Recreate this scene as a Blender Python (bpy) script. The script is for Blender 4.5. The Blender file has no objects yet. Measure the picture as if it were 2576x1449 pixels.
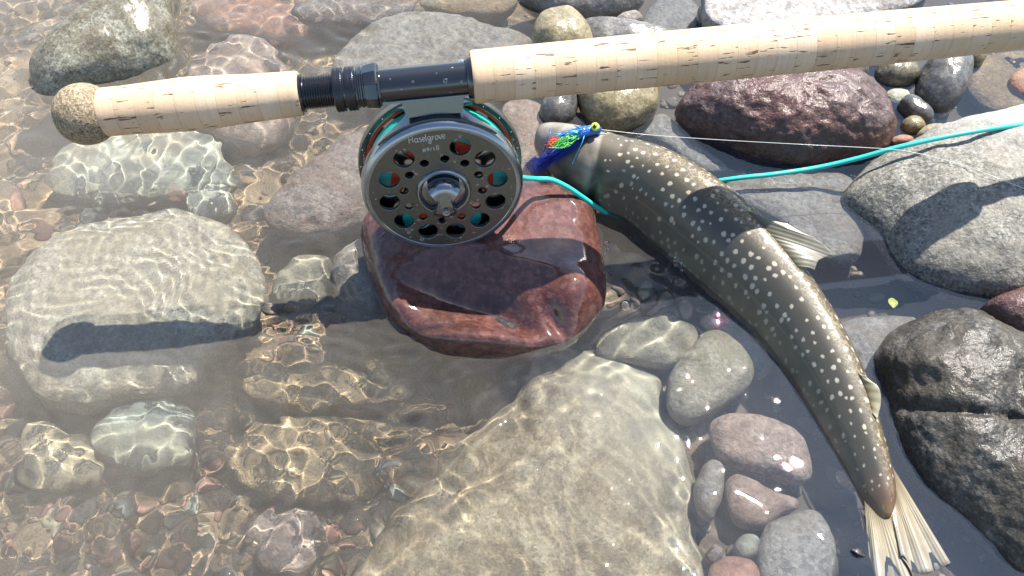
import bpy, bmesh, math, random
import numpy as np
from mathutils import Vector, Matrix

sc = bpy.context.scene
COL = sc.collection
random.seed(7)
rad = math.radians

# ------------------------------------------------------------------ camera
SC = 10.0                                 # modelled in metres, set out in the scene at ten units to the metre
PITCH, HFOV, CAMZ = rad(54), rad(63), 0.50
cam = bpy.data.cameras.new('camera')
cam_ob = bpy.data.objects.new('camera', cam)
COL.objects.link(cam_ob)
CAM = np.array([0.0, -CAMZ / math.tan(PITCH), CAMZ])
cam_ob.location = CAM * SC
cam_ob.rotation_euler = (math.pi / 2 - PITCH, 0, 0)
cam.sensor_fit = 'HORIZONTAL'
cam.angle = HFOV
cam.clip_start, cam.clip_end = 0.1, 1000
sc.camera = cam_ob

# ------------------------------------------------------------------ sky, sun, exposure
SUN_EL, SUN_AZ = rad(60), rad(36)          # azimuth to the right of the viewing direction
world = bpy.data.worlds.new('World')
sc.world = world
world.use_nodes = True
wn = world.node_tree
sky = wn.nodes.new('ShaderNodeTexSky')
sky.sky_type = 'NISHITA'
sky.sun_disc = False
sky.sun_elevation = SUN_EL
sky.sun_rotation = SUN_AZ
sky.dust_density = 0.8
bg = wn.nodes['Background']
bg.inputs['Strength'].default_value = 0.11
wn.links.new(sky.outputs[0], bg.inputs['Color'])
sun = bpy.data.lights.new('sun', 'SUN')
sun.energy = 5.0
sun.angle = rad(0.5)
sun.color = (1.0, 0.95, 0.87)
sun.cycles.is_caustics_light = True
sun_ob = bpy.data.objects.new('sun', sun)
COL.objects.link(sun_ob)
SUND = Vector((math.sin(SUN_AZ) * math.cos(SUN_EL), math.cos(SUN_AZ) * math.cos(SUN_EL), math.sin(SUN_EL)))
sun_ob.rotation_euler = (-SUND).to_track_quat('-Z', 'Y').to_euler()
sun_ob.location = SUND * 30
sc.view_settings.view_transform = 'Standard'
sc.view_settings.look = 'None'
sc.view_settings.gamma = 1
sc.view_settings.exposure = 1.25
sc.cycles.max_bounces = 10
sc.cycles.transmission_bounces = 8
sc.cycles.transparent_max_bounces = 12
sc.cycles.caustics_reflective = False
sc.cycles.sample_clamp_indirect = 4.0
sc.cycles.use_denoising = True

# ------------------------------------------------------------------ measuring helpers
# Distances were measured on the photograph in a 2576 x 1449 grid; P() gives the real point at height z.
FPX = 1288 / math.tan(HFOV / 2)
R_, U_, F_ = np.array([1, 0, 0.]), np.array([0, math.sin(PITCH), math.cos(PITCH)]), np.array([0, math.cos(PITCH), -math.sin(PITCH)])
def ray(px, py):
    d = F_ * FPX + R_ * (px - 1288) - U_ * (py - 724.5)
    return d / np.linalg.norm(d)
def wet_ray(px, py):
    d = ray(px, py)
    o = CAM + d * (-CAM[2] / d[2])
    e = 1 / 1.33
    c = -d[2]
    k = 1 - e * e * (1 - c * c)
    return o, e * d + np.array([0, 0, 1]) * (e * c - math.sqrt(k))
def P(px, py, z=0.0):
    if z < 0:
        o, d = wet_ray(px, py)
    else:
        o, d = CAM, ray(px, py)
    return o + d * ((z - o[2]) / d[2])
def proj(v):
    q = np.asarray(v) - CAM
    f = q @ F_
    return np.stack([1288 + FPX * (q @ R_) / f, 724.5 - FPX * (q @ U_) / f], -1)
def depth(v):
    return float((np.asarray(v) - CAM) @ F_)

def _h(i, j, k, seed):
    n = (i * 374761393 + j * 668265263 + k * 2147483647 + seed * 1274126177) & 0xFFFFFFFF
    n = ((n ^ (n >> 13)) * 1274126177) & 0xFFFFFFFF
    n = ((n ^ (n >> 16)) * 2246822519) & 0xFFFFFFFF
    return ((n ^ (n >> 15)) & 0xFFFFFF) / float(0xFFFFFF)
def vnoise(p, seed=0):
    p = np.asarray(p, float)
    i = np.floor(p).astype(np.int64)
    f = p - i
    u = f * f * f * (f * (f * 6 - 15) + 10)
    r = 0
    for a in (0, 1):
        for b in (0, 1):
            for c in (0, 1):
                w = (u[..., 0] if a else 1 - u[..., 0]) * (u[..., 1] if b else 1 - u[..., 1]) * (u[..., 2] if c else 1 - u[..., 2])
                r = r + w * _h(i[..., 0] + a, i[..., 1] + b, i[..., 2] + c, seed)
    return r * 2 - 1
def fbm(p, octaves=4, seed=0):
    s, a, t = 0, 1, 0
    for o in range(octaves):
        s = s + a * vnoise(np.asarray(p) * 2 ** o + 17.3 * o, seed + o)
        t += a
        a *= .5
    return s / t

def catmull(pts, n, closed=True):
    pts = np.asarray(pts, float)
    m = len(pts)
    segs = m if closed else m - 1
    t = np.linspace(0, segs, n, endpoint=not closed)
    i = np.minimum(np.floor(t).astype(int), segs - 1)
    u = (t - i)[:, None]
    g = (lambda k: pts[k % m]) if closed else (lambda k: pts[np.clip(k, 0, m - 1)])
    p0, p1, p2, p3 = g(i - 1), g(i), g(i + 1), g(i + 2)
    return .5 * ((2 * p1) + (-p0 + p2) * u + (2 * p0 - 5 * p1 + 4 * p2 - p3) * u ** 2 + (-p0 + 3 * p1 - 3 * p2 + p3) * u ** 3)

# ------------------------------------------------------------------ object helpers
def mesh(name, v, f, smooth=True, uv=None):
    m = bpy.data.meshes.new(name)
    v = np.asarray(v, float)
    m.from_pydata(v.tolist(), [], f if isinstance(f, list) else f.tolist())
    if uv is not None:
        l = m.uv_layers.new(name='UVMap')
        vi = np.zeros(len(m.loops), dtype=np.int32)
        m.loops.foreach_get('vertex_index', vi)
        l.data.foreach_set('uv', np.asarray(uv, np.float32)[vi].ravel())
    if smooth:
        m.shade_smooth()
    m.update()
    return m
def link(name, me, mat=None, parent=None, M=None, wet=True):
    o = bpy.data.objects.new(name, me)
    COL.objects.link(o)
    if mat is not None and me is not None and not me.materials:
        me.materials.append(mat)
    if parent is not None:
        o.parent = parent
        o.matrix_basis = Matrix.Translation(-parent.location) @ (M if M is not None else Matrix())
    elif M is not None:
        o.matrix_basis = M
    if wet:
        o.cycles.is_caustics_receiver = True
    return o
def tag(o, label, cat, group=None, kind=None):
    o['label'] = label
    o['category'] = cat
    if group:
        o['group'] = group
    if kind:
        o['kind'] = kind
    return o
def empty(name, loc, label, cat, group=None):
    o = bpy.data.objects.new(name, None)
    COL.objects.link(o)
    o.location = Vector(loc)
    o.empty_display_size = .02
    return tag(o, label, cat, group)
def grid_faces(nu, nv, wrap_u=False, wrap_v=False, off=0):
    i = np.arange(nu * nv).reshape(nu, nv) + off
    a = np.concatenate([i, i[:1]], 0) if wrap_u else i
    a = np.concatenate([a, a[:, :1]], 1) if wrap_v else a
    return np.stack([a[:-1, :-1], a[1:, :-1], a[1:, 1:], a[:-1, 1:]], -1).reshape(-1, 4)
def lathe(prof, n=64, axis='x'):
    """prof: list of (along, radius); a closed solid of revolution"""
    prof = np.asarray(prof, float)
    th = np.linspace(0, 2 * np.pi, n, endpoint=False)
    a = np.repeat(prof[:, :1], n, 1)
    y = prof[:, 1:2] * np.cos(th)
    z = prof[:, 1:2] * np.sin(th)
    v = np.stack([a, y, z] if axis == 'x' else [y, z, a], -1).reshape(-1, 3)
    return v, grid_faces(len(prof), n, wrap_v=True).tolist()
def tube(pts, r, n=8, closed_ends=True):
    pts = np.asarray(pts, float)
    r = np.broadcast_to(np.asarray(r, float), (len(pts),))
    t = np.gradient(pts, axis=0)
    t /= np.linalg.norm(t, axis=1)[:, None] + 1e-12
    ref = np.array([0, 0, 1.]) if abs(t[0][2]) < .9 else np.array([1., 0, 0])
    a = np.cross(t, ref)
    a /= np.linalg.norm(a, axis=1)[:, None] + 1e-12
    b = np.cross(t, a)
    th = np.linspace(0, 2 * np.pi, n, endpoint=False)
    v = pts[:, None] + r[:, None, None] * (a[:, None] * np.cos(th)[None, :, None] + b[:, None] * np.sin(th)[None, :, None])
    f = grid_faces(len(pts), n, wrap_v=True).tolist()
    if closed_ends:
        f.append(list(range(n))[::-1])
        f.append([(len(pts) - 1) * n + k for k in range(n)])
    return v.reshape(-1, 3), f
def merge(parts):
    V, Fc, o = [], [], 0
    for v, f in parts:
        V.append(np.asarray(v))
        Fc += [[i + o for i in q] for q in f]
        o += len(v)
    return np.concatenate(V), Fc

# ------------------------------------------------------------------ material helpers
class NT:
    def __init__(s, name):
        s.m = bpy.data.materials.new(name)
        s.m.use_nodes = True
        s.t = s.m.node_tree
        s.p = s.t.nodes['Principled BSDF']
        s.out = s.t.nodes['Material Output']
    def n(s, kind, **kw):
        x = s.t.nodes.new('ShaderNode' + kind)
        for k, v in kw.items():
            if hasattr(x, k) and k not in ('inputs',):
                setattr(x, k, v)
        return x
    def set(s, node, key, val):
        i = node.inputs[key]
        if hasattr(val, 'is_output') or isinstance(val, bpy.types.NodeSocket):
            s.t.links.new(val, i)
        else:
            if isinstance(val, tuple) and len(val) == 3 and i.type == 'RGBA':
                val = (*val, 1)
            i.default_value = val
    def noise(s, vec, scale, detail=3, rough=.55, dist=0):
        x = s.n('TexNoise')
        s.set(x, 'Vector', vec); s.set(x, 'Scale', scale); s.set(x, 'Detail', detail); s.set(x, 'Roughness', rough); s.set(x, 'Distortion', dist)
        return x.outputs['Fac']
    def voro(s, vec, scale, feature='F1', out='Distance', randomness=1.0):
        x = s.n('TexVoronoi'); x.feature = feature
        s.set(x, 'Vector', vec); s.set(x, 'Scale', scale); s.set(x, 'Randomness', randomness)
        return x.outputs[out]
    def ramp(s, fac, stops, interp='LINEAR'):
        x = s.n('ValToRGB'); cr = x.color_ramp; cr.interpolation = interp
        while len(cr.elements) < len(stops):
            cr.elements.new(.5)
        for e, (p, c) in zip(cr.elements, stops):
            e.position = p
            e.color = (c, c, c, 1) if not isinstance(c, tuple) else (*c, 1)
        s.set(x, 'Fac', fac)
        return x.outputs['Color']
    def mix(s, fac, a, b, mode='MIX'):
        x = s.n('Mix'); x.data_type = 'RGBA'; x.blend_type = mode; x.clamp_factor = True
        s.set(x, 0, fac); s.set(x, 6, a); s.set(x, 7, b)
        return x.outputs[2]
    def math(s, op, a, b=0.0, c=0.0):
        x = s.n('Math'); x.operation = op
        s.set(x, 0, a); s.set(x, 1, b); s.set(x, 2, c)
        return x.outputs[0]
    def vmath(s, op, a, b):
        x = s.n('VectorMath'); x.operation = op
        s.set(x, 0, a); s.set(x, 1, b)
        return x.outputs[0]
    def bump(s, h, strength, dist, normal=None):
        x = s.n('Bump')
        s.set(x, 'Strength', strength); s.set(x, 'Distance', dist * SC); s.set(x, 'Height', h)
        if normal is not None:
            s.set(x, 'Normal', normal)
        return x.outputs['Normal']
    def coords(s, kind='Object', rnd=True):
        c = s.n('TexCoord').outputs[kind]
        if rnd:
            r = s.n('ObjectInfo').outputs['Random']
            r = s.math('MULTIPLY', r, 37.0)
            c = s.vmath('ADD', c, r)
        return c

def rock_mat(name, base, dark, light, speck=.5, size=520, patch=None, patch_amt=.5, rough=.6, coat=.0, coat_r=.15, bump=.5, vein=None, pscale=16, coat_bump=.5, cap=None):
    t = NT(name)
    c = t.coords()
    big = t.noise(c, pscale, 5, .6)
    col = t.mix(t.ramp(big, [(.35, 0.), (.68, 1.)]), base, tuple(.55 * b + .45 * l for b, l in zip(base, light)))
    col = t.mix(t.ramp(t.noise(c, 55, 5, .65, .6), [(.42, 0.), (.7, .75)]), col, tuple(.5 * b + .5 * d for b, d in zip(base, dark)))
    v = t.n('TexVoronoi'); t.set(v, 'Vector', c); t.set(v, 'Scale', size)
    cell = t.n('SeparateColor'); t.set(cell, 0, v.outputs['Color'])
    dk = t.ramp(cell.outputs[0], [(.66, 0.), (.8, 1.)])
    lt = t.ramp(cell.outputs[1], [(.68, 0.), (.84, 1.)])
    col = t.mix(t.math('MULTIPLY', dk, speck), col, dark)
    col = t.mix(t.math('MULTIPLY', lt, speck * .9), col, light)
    fine = t.noise(c, 900, 4, .7)
    col = t.mix(speck * .55, col, t.ramp(fine, [(.3, tuple(.35 * x for x in base)), (.72, light)]), 'MIX')
    clump = t.noise(c, size * .42, 3, .75)
    col = t.mix(t.math('MULTIPLY', t.ramp(clump, [(.52, 0.), (.64, 1.)]), speck * .75), col, tuple(.75 * d + .25 * b for d, b in zip(dark, base)))
    col = t.mix(t.math('MULTIPLY', t.ramp(clump, [(.34, 1.), (.44, 0.)]), speck * .55), col, light)
    if patch:
        pm = t.ramp(t.noise(c, pscale * .8, 7, .64, 1.4), [(.60 - patch_amt * .2, 0.), (.67 - patch_amt * .2, 1.)])
        pm = t.math('MULTIPLY', pm, t.ramp(t.noise(c, 330, 4, .7), [(.32, .35), (.58, .95)]))
        col = t.mix(pm, col, t.mix(.35, patch, col))
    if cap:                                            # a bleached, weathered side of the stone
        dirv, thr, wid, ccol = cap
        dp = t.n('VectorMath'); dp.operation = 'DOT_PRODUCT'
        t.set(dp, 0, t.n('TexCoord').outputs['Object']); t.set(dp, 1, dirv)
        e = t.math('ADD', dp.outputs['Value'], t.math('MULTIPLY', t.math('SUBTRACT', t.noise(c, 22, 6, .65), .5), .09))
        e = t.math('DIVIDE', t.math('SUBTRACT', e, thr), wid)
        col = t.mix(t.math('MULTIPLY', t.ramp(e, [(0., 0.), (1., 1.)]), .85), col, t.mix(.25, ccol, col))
    if vein:
        vm = t.ramp(t.math('ABSOLUTE', t.math('SUBTRACT', t.noise(c, 14, 2, .4, .8), .5)), [(.006, 1.), (.016, 0.)])
        col = t.mix(vm, col, vein)
    t.set(t.p, 'Base Color', col)
    t.set(t.p, 'Roughness', t.ramp(t.noise(c, 90, 4), [(.3, rough - .1), (.7, min(1, rough + .12))]))
    h = t.math('ADD', t.math('MULTIPLY', t.noise(c, 85, 6, .65), 1.0), t.math('MULTIPLY', t.noise(c, 420, 4, .6), .35))
    nb = t.bump(h, bump, .004)
    t.set(t.p, 'Normal', nb)
    if coat:
        t.set(t.p, 'Specular IOR Level', .12); t.set(t.p, 'Coat Weight', coat); t.set(t.p, 'Coat Roughness', coat_r); t.set(t.p, 'Coat IOR', 1.5)
        t.set(t.p, 'Coat Normal', t.bump(h, bump * coat_bump, .0035))
    return t.m

def simple_mat(name, col, rough=.5, metal=0., coat=0., bumpscale=0, bumpstr=.2, var=.0, spec=None, sss=0):
    t = NT(name)
    if var:
        c = t.coords()
        t.set(t.p, 'Base Color', t.mix(t.ramp(t.noise(c, bumpscale or 200, 4), [(.3, 0.), (.7, 1.)]), tuple(x * (1 - var) for x in col), tuple(min(1, x * (1 + var)) for x in col)))
    else:
        t.set(t.p, 'Base Color', col)
    t.set(t.p, 'Roughness', rough); t.set(t.p, 'Metallic', metal); t.set(t.p, 'Coat Weight', coat)
    if coat:
        t.set(t.p, 'Coat Roughness', .08)
    if bumpscale:
        t.set(t.p, 'Normal', t.bump(t.noise(t.coords(), bumpscale, 4), bumpstr, .001))
    return t.m

# ------------------------------------------------------------------ riverbed
def bed_z(x, y):
    s = 1 / (1 + np.exp(-(x + .02) / .09))                       # deep on the left, shallow on the right
    z = -.085 + .042 * s
    z = z + .012 * fbm(np.stack([x * 9, y * 9, 0 * x], -1), 4, 3) + .003 * fbm(np.stack([x * 60, y * 60, 0 * x], -1), 3, 9)
    far = np.maximum(0, np.hypot(x, y - .1) - .8)
    return z + .03 * far * np.clip(fbm(np.stack([x * 1.3, y * 1.3, 0 * x], -1), 3, 5) + .4, -1, 1.5)
def axis(lo, hi, step, far, nfar):
    a = np.linspace(lo, hi, int((hi - lo) / step) + 1)
    k = np.geomspace(step, far, nfar)
    return np.concatenate([(lo - np.cumsum(k))[::-1], a, hi + np.cumsum(k)])
def sheet(name, xs, ys, fz):
    X, Y = np.meshgrid(xs, ys, indexing='ij')
    v = np.stack([X, Y, fz(X, Y)], -1).reshape(-1, 3)
    f = grid_faces(len(xs), len(ys))
    m = bpy.data.meshes.new(name)
    m.vertices.add(len(v)); m.vertices.foreach_set('co', v.astype(np.float32).ravel())
    m.loops.add(f.size); m.loops.foreach_set('vertex_index', f.astype(np.int32).ravel())
    m.polygons.add(len(f)); m.polygons.foreach_set('loop_start', np.arange(0, f.size, 4, dtype=np.int32))
    m.update(calc_edges=True); m.shade_smooth()
    return m
t = NT('silty_sand')
c = t.coords(rnd=False)
sandc = t.mix(t.ramp(t.noise(c, 14, 5, .6), [(.35, 0.), (.65, 1.)]), (.27, .18, .10), (.38, .28, .17))
sandc = t.mix(t.ramp(t.noise(c, 900, 3, .7), [(.35, 0.), (.65, .8)]), sandc, (.13, .085, .045))
sandc = t.mix(t.ramp(t.voro(c, 700, out='Distance'), [(.05, .6), (.2, 0.)]), sandc, (.5, .45, .38))
bx_ = t.n('SeparateXYZ'); t.set(bx_, 0, c)
sandc = t.mix(t.ramp(t.math('ADD', t.math('MULTIPLY_ADD', bx_.outputs[0], 1.0, .4), t.math('MULTIPLY', t.noise(c, 9, 3), .15)), [(.42, 0.), (.62, .85)]), sandc, (.075, .062, .05))
t.set(t.p, 'Base Color', sandc); t.set(t.p, 'Roughness', .85)
t.set(t.p, 'Normal', t.bump(t.noise(c, 500, 4, .7), .6, .002))
o = link('riverbed', sheet('riverbed', axis(-.95, .95, .006, .5, 14), axis(-.5, .85, .006, .5, 14), bed_z), t.m)
o['kind'] = 'structure'
o['label'] = 'brown silty sand bed under the shallow water'

# ------------------------------------------------------------------ stones
POLYS = []
def stone(label, pts, z, h, mat, hd=None, sub=None, tilt=None, boxy=.75, lump=.08, rough=.022, seed=None, group=None, mods=(), name='stone', mid=0.0):
    """pts: outline of the stone; z: height of its middle; h / hd: how far it bulges above / below"""
    sub = (z + h * .6 < 0) if sub is None else sub
    seed = len(POLYS) * 13 + 5 if seed is None else seed
    hd = h * 1.1 if hd is None else hd
    tilt = (.20 if sub else .22) if tilt is None else tilt
    POLYS.append(np.asarray(pts, float))
    per = np.linalg.norm(np.diff(np.asarray(pts + [pts[0]], float), axis=0), axis=1).sum()
    nu = int(np.clip(per / 7, 40, 230))
    nv = int(np.clip(nu * .42, 18, 96))
    ol = catmull(pts, 400)
    seg = np.linalg.norm(np.diff(np.vstack([ol, ol[:1]]), axis=0), axis=1)
    s = np.concatenate([[0], np.cumsum(seg)])
    q = np.linspace(0, s[-1], nu, endpoint=False)
    ol = np.stack([np.interp(q, s, np.append(ol[:, k], ol[0, k])) for k in (0, 1)], -1)
    cpx = ol.mean(0)
    c0 = P(cpx[0], cpx[1], z if (sub or z >= 0) else 0.0)
    if not sub and z < 0:
        d = ray(*cpx); c0 = CAM + d * ((z - CAM[2]) / d[2])
    tc = -(wet_ray(*cpx)[1] if sub else ray(*cpx))
    n = (1 - tilt) * np.array([0, 0, 1.]) + tilt * tc
    n /= np.linalg.norm(n)
    hd = max(hd, float(c0[2] - bed_z(np.array(c0[0]), np.array(c0[1]))) + .004)
    W = []
    for px, py in ol:
        oo, dd = wet_ray(px, py) if sub else (CAM, ray(px, py))
        W.append(oo + dd * (((c0 - oo) @ n) / (dd @ n)) - c0)
    W = np.array(W)
    size = np.linalg.norm(W, axis=1).mean()
    ph = np.linspace(-np.pi / 2, np.pi / 2, nv)
    cr = np.cos(ph).clip(0) ** boxy
    sr = np.sign(np.sin(ph)) * np.abs(np.sin(ph)) ** 1.0
    hh = np.where(sr > 0, h, hd) * sr
    v = cr[:, None, None] * W[None] + hh[:, None, None] * n
    out = cr[:, None, None] * W[None] / size + (sr[:, None, None] * n)
    out /= np.linalg.norm(out, axis=-1, keepdims=True) + 1e-9
    p = v / size
    sd = np.array([seed * 1.7, seed * .3, -seed])
    d = size * lump * fbm(p * 1.6 + sd, 3, seed) + size * rough * fbm(p * 6 + sd, 4, seed + 3)
    if mid:
        d = d + mid * fbm((v + c0) * 140 + sd, 3, seed + 7)
    damp = np.minimum(1, .35 + np.abs(np.sin(ph)))[:, None]
    v = v + (d * damp)[..., None] * out
    if mods:
        pp = proj(v.reshape(-1, 3) + c0).reshape(nv, nu, 2)
        up = np.clip(np.sin(ph) * 3, 0, 1)[:, None]
        for (mx, my, sx, sy, ang, amp) in mods:
            ca, sa = math.cos(rad(ang)), math.sin(rad(ang))
            dx, dy = pp[..., 0] - mx, pp[..., 1] - my
            e = ((dx * ca + dy * sa) / sx) ** 2 + ((-dx * sa + dy * ca) / sy) ** 2
            v = v + (amp * up * np.exp(-e))[..., None] * n
    f = grid_faces(nv, nu, wrap_v=True)[:, ::-1]
    me = mesh(name, v.reshape(-1, 3), f)
    ob = link(name, me, mat, M=Matrix.Translation(Vector(c0)))
    return tag(ob, label, 'stone', group)

M_granite = rock_mat('grey_green_granite', (.135, .125, .088), (.025, .027, .02), (.34, .335, .27), .75, 520, (.075, .055, .026), .7, .5, .6, .2, .4, pscale=11)
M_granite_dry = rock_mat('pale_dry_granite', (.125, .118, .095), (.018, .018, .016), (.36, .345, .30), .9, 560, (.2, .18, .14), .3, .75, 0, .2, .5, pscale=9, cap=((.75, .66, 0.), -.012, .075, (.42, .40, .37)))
M_white = rock_mat('chalky_pale_stone', (.30, .28, .26), (.09, .08, .075), (.52, .50, .47), .6, 300, (.13, .115, .105), .5, .8, 0, .2, .6)
M_sub_pale = rock_mat('pale_submerged_granite', (.30, .265, .195), (.10, .09, .07), (.55, .51, .41), .65, 420, (.25, .20, .13), .4, .8, 0, .2, .6, pscale=9)
M_greenish = rock_mat('pale_green_stone', (.29, .305, .235), (.12, .13, .11), (.52, .51, .42), .4, 350, (.33, .27, .18), .5, .8)
M_bluegreen = rock_mat('blue_green_stone', (.18, .215, .18), (.07, .09, .08), (.40, .42, .35), .4, 350, (.27, .23, .15), .5, .8)
M_beige = rock_mat('beige_stone', (.38, .31, .19), (.18, .14, .08), (.55, .47, .33), .3, 350, (.28, .22, .13), .4, .85)
M_purple = rock_mat('purple_grey_stone', (.19, .145, .125), (.045, .036, .034), (.37, .32, .28), .6, 420, (.16, .085, .06), .5, .7, 0, .2, 1.0)
M_pink = rock_mat('pinkish_brown_stone', (.26, .18, .14), (.09, .06, .05), (.46, .37, .30), .5, 400, (.19, .11, .08), .5, .75, 0, .2, .7)
M_grey = rock_mat('mid_grey_stone', (.20, .18, .155), (.06, .055, .05), (.38, .35, .31), .5, 380, (.15, .11, .07), .4, .7, 0, .2, .7)
M_grey_wet = rock_mat('wet_grey_stone', (.12, .115, .105), (.03, .03, .03), (.28, .27, .25), .45, 420, (.10, .075, .045), .3, .5, .8, .12, .35)
M_dark_wet = rock_mat('wet_black_stone', (.06, .06, .058), (.02, .02, .02), (.2, .2, .19), .4, 420, (.09, .07, .045), .3, .4, .9, .1, .35)
M_olive = rock_mat('olive_brown_stone', (.19, .15, .075), (.07, .055, .03), (.40, .36, .24), .45, 420, (.12, .085, .04), .5, .45, .6, .15, .4)
M_maroon = rock_mat('rough_maroon_stone', (.085, .05, .047), (.02, .013, .014), (.22, .155, .145), .55, 380, (.10, .04, .03), .5, .42, .55, .2, 1.0)
M_red = rock_mat('glossy_wet_red_stone', (.048, .0082, .0064), (.006, .0025, .0025), (.26, .13, .105), .24, 300, (.018, .009, .006), .4, .6, 1.0, .025, .4, pscale=14, coat_bump=.08)
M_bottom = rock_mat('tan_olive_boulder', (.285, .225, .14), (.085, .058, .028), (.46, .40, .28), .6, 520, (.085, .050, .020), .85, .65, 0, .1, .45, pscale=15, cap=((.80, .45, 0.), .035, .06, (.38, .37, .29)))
M_dark_boulder = rock_mat('dark_speckled_boulder', (.027, .0255, .0225), (.007, .007, .007), (.17, .158, .135), .6, 480, (.055, .044, .030), .45, .55, .45, .2, .9)
M_tan = rock_mat('tan_stone', (.23, .20, .135), (.09, .075, .045), (.40, .37, .28), .45, 420, (.17, .15, .10), .4, .8)
M_striped = rock_mat('dark_stone_with_pale_veins', (.17, .18, .15), (.07, .08, .07), (.36, .36, .31), .35, 400, (.2, .17, .11), .3, .7, vein=(.7, .68, .62))
M_brown = rock_mat('brown_algae_stone', (.29, .20, .105), (.10, .068, .035), (.46, .36, .22), .5, 420, (.16, .105, .05), .5, .85, 0, .2, .8)
M_redsub = rock_mat('dull_red_stone', (.26, .115, .08), (.10, .045, .032), (.43, .28, .21), .4, 400, (.2, .13, .09), .4, .8)

# submerged stones on the left
stone('large pale speckled boulder lying under rippled water, crossed by the handle shadow', [(15,800),(30,720),(90,640),(170,590),(280,550),(400,535),(500,545),(590,590),(650,650),(670,720),(655,800),(600,850),(530,900),(500,960),(420,990),(300,1005),(200,1025),(120,1010),(70,960),(25,900)], -.037, .026, M_sub_pale, .05, boxy=.5, tilt=.05)
stone('flat pale green stone under water below the knobbed cork grip', [(120,460),(150,380),(230,335),(380,325),(500,332),(560,370),(597,440),(580,480),(480,500),(380,505),(270,520),(160,500)], -.066, .022, M_greenish, .03)
stone('blue-green oval stone under water next to a beige angular stone', [(235,1130),(260,1060),(320,1020),(400,1005),(470,1020),(500,1080),(490,1140),(440,1180),(370,1192),(290,1175)], -.062, .02, M_bluegreen, .025)
stone('beige angular stone under water beside the blue-green oval stone', [(60,1180),(58,1100),(70,1070),(130,1060),(170,1095),(235,1115),(250,1170),(230,1215),(170,1232),(90,1225)], -.066, .016, M_beige, .025)
stone('pinkish brown round stone under water, crossed by the rear cork grip', [(475,190),(500,140),(560,108),(640,100),(700,130),(722,175),(740,260),(735,330),(680,375),(600,370),(530,330),(480,260)], -.055, .028, M_pink, .04)
stone('flat reddish brown slab under water beside the grey-green boulder', [(480,20),(520,-15),(640,-25),(730,20),(782,70),(760,95),(690,110),(600,95),(520,80)], -.05, .022, M_redsub, .03)
stone('small pale green stone under water above the large pale boulder', [(465,515),(500,480),(540,470),(590,490),(585,530),(530,555),(480,545)], -.066, .012, M_greenish, .015)
stone('small dull red stone under water by the pale green stones', [(415,490),(455,478),(478,486),(465,508),(425,512)], -.066, .01, M_redsub, .012)
stone('purple-grey cracked stone just under water at the left rim of the reel', [(665,545),(690,490),(740,440),(810,385),(880,340),(960,335),(985,470),(965,540),(900,575),(820,598),(740,592),(685,575)], -.030, .023, M_purple, .05, mid=.0022)
stone('smooth grey stone under water against the left side of the red stone', [(835,690),(850,640),(890,610),(950,600),(970,700),(950,780),(880,770),(845,740)], -.036, .018, M_grey, .03)
stone('wide grey slab just under water behind the reel seat', [(835,170),(870,110),(930,60),(1010,35),(1100,30),(1220,60),(1330,95),(1350,150),(1330,200),(1260,245),(1150,260),(1000,230),(900,215)], -.024, .016, M_grey, .03, mid=.003)
stone('grey slab under water upstream of the wide grey slab', [(740,20),(780,-30),(1030,-45),(1050,0),(1020,40),(940,58),(850,60),(770,50)], -.034, .014, M_purple, .03)
stone('low brown flat stone barely under water beside the smooth grey oval stone', [(1060,12),(1090,-30),(1260,-35),(1300,5),(1240,38),(1130,32)], -.02, .012, M_brown, .03)
stone('mottled tan stone under water between the pale boulder and the red stone', [(690,700),(740,650),(810,640),(840,690),(825,750),(740,775),(690,750)], -.06, .015, M_tan, .02)
stone('brown flat stone under water downstream of the red stone', [(600,960),(700,925),(880,905),(1000,930),(1050,990),(930,1030),(760,1035),(650,1010)], -.06, .014, M_brown, .02)
stone('broad brownish slab under streaky current left of the tan boulder', [(560,1150),(650,1075),(800,1050),(930,1060),(990,1120),(930,1230),(800,1275),(640,1235)], -.064, .016, M_brown, .02)
stone('oval grey-brown stone under water left of the tan boulder', [(640,1330),(700,1285),(790,1300),(815,1390),(740,1450),(650,1410)], -.062, .014, M_pink, .02)
stone('grey-green speckled boulder breaking the surface behind the rear cork grip', [(100,160),(145,112),(205,62),(260,20),(300,-30),(437,-40),(442,50),(458,112),(458,155),(420,192),(340,222),(240,240),(150,270),(105,252),(82,205)], -.002, .042, M_granite, .07, sub=False, tilt=.3, boxy=.6)

# the red stone under the reel
stone('glossy wet red stone with a hollowed top, supporting the reel', [(912,590),(925,545),(990,500),(1150,475),(1300,462),(1380,458),(1440,475),(1490,530),(1512,620),(1525,700),(1520,770),(1480,830),(1420,880),(1330,905),(1220,912),(1120,900),(1040,860),(980,810),(945,740),(920,660)],
      -.004, .030, M_red, .06, tilt=.12, boxy=.50, lump=.03, rough=.010, seed=3, sub=False,
      mods=[(1190, 745, 150, 60, 14, -.019), (1310, 800, 80, 38, 40, -.010), (1180, 868, 240, 42, 0, .008), (1450, 735, 55, 70, 0, .010), (1396, 800, 20, 62, -30, -.008), (1230, 635, 180, 24, 14, .004), (1000, 780, 40, 60, -25, .005), (1105, 828, 45, 12, -20, -.004)])

# the big boulder at the bottom
stone('huge tan boulder under a thin sheet of running water', [(880,1500),(930,1400),(990,1310),(1080,1200),(1150,1110),(1230,1060),(1300,1000),(1330,930),(1400,905),(1500,890),(1590,910),(1660,950),(1680,1030),(1720,1110),(1750,1220),(1755,1340),(1765,1520),(1650,1600),(1300,1640),(950,1600)], -.058, .047, M_bottom, .06, sub=True, tilt=.05, boxy=.85, lump=.06, mods=[(1250, 1130, 60, 200, 35, -.004), (1500, 1000, 160, 60, 0, -.003)])

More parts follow.
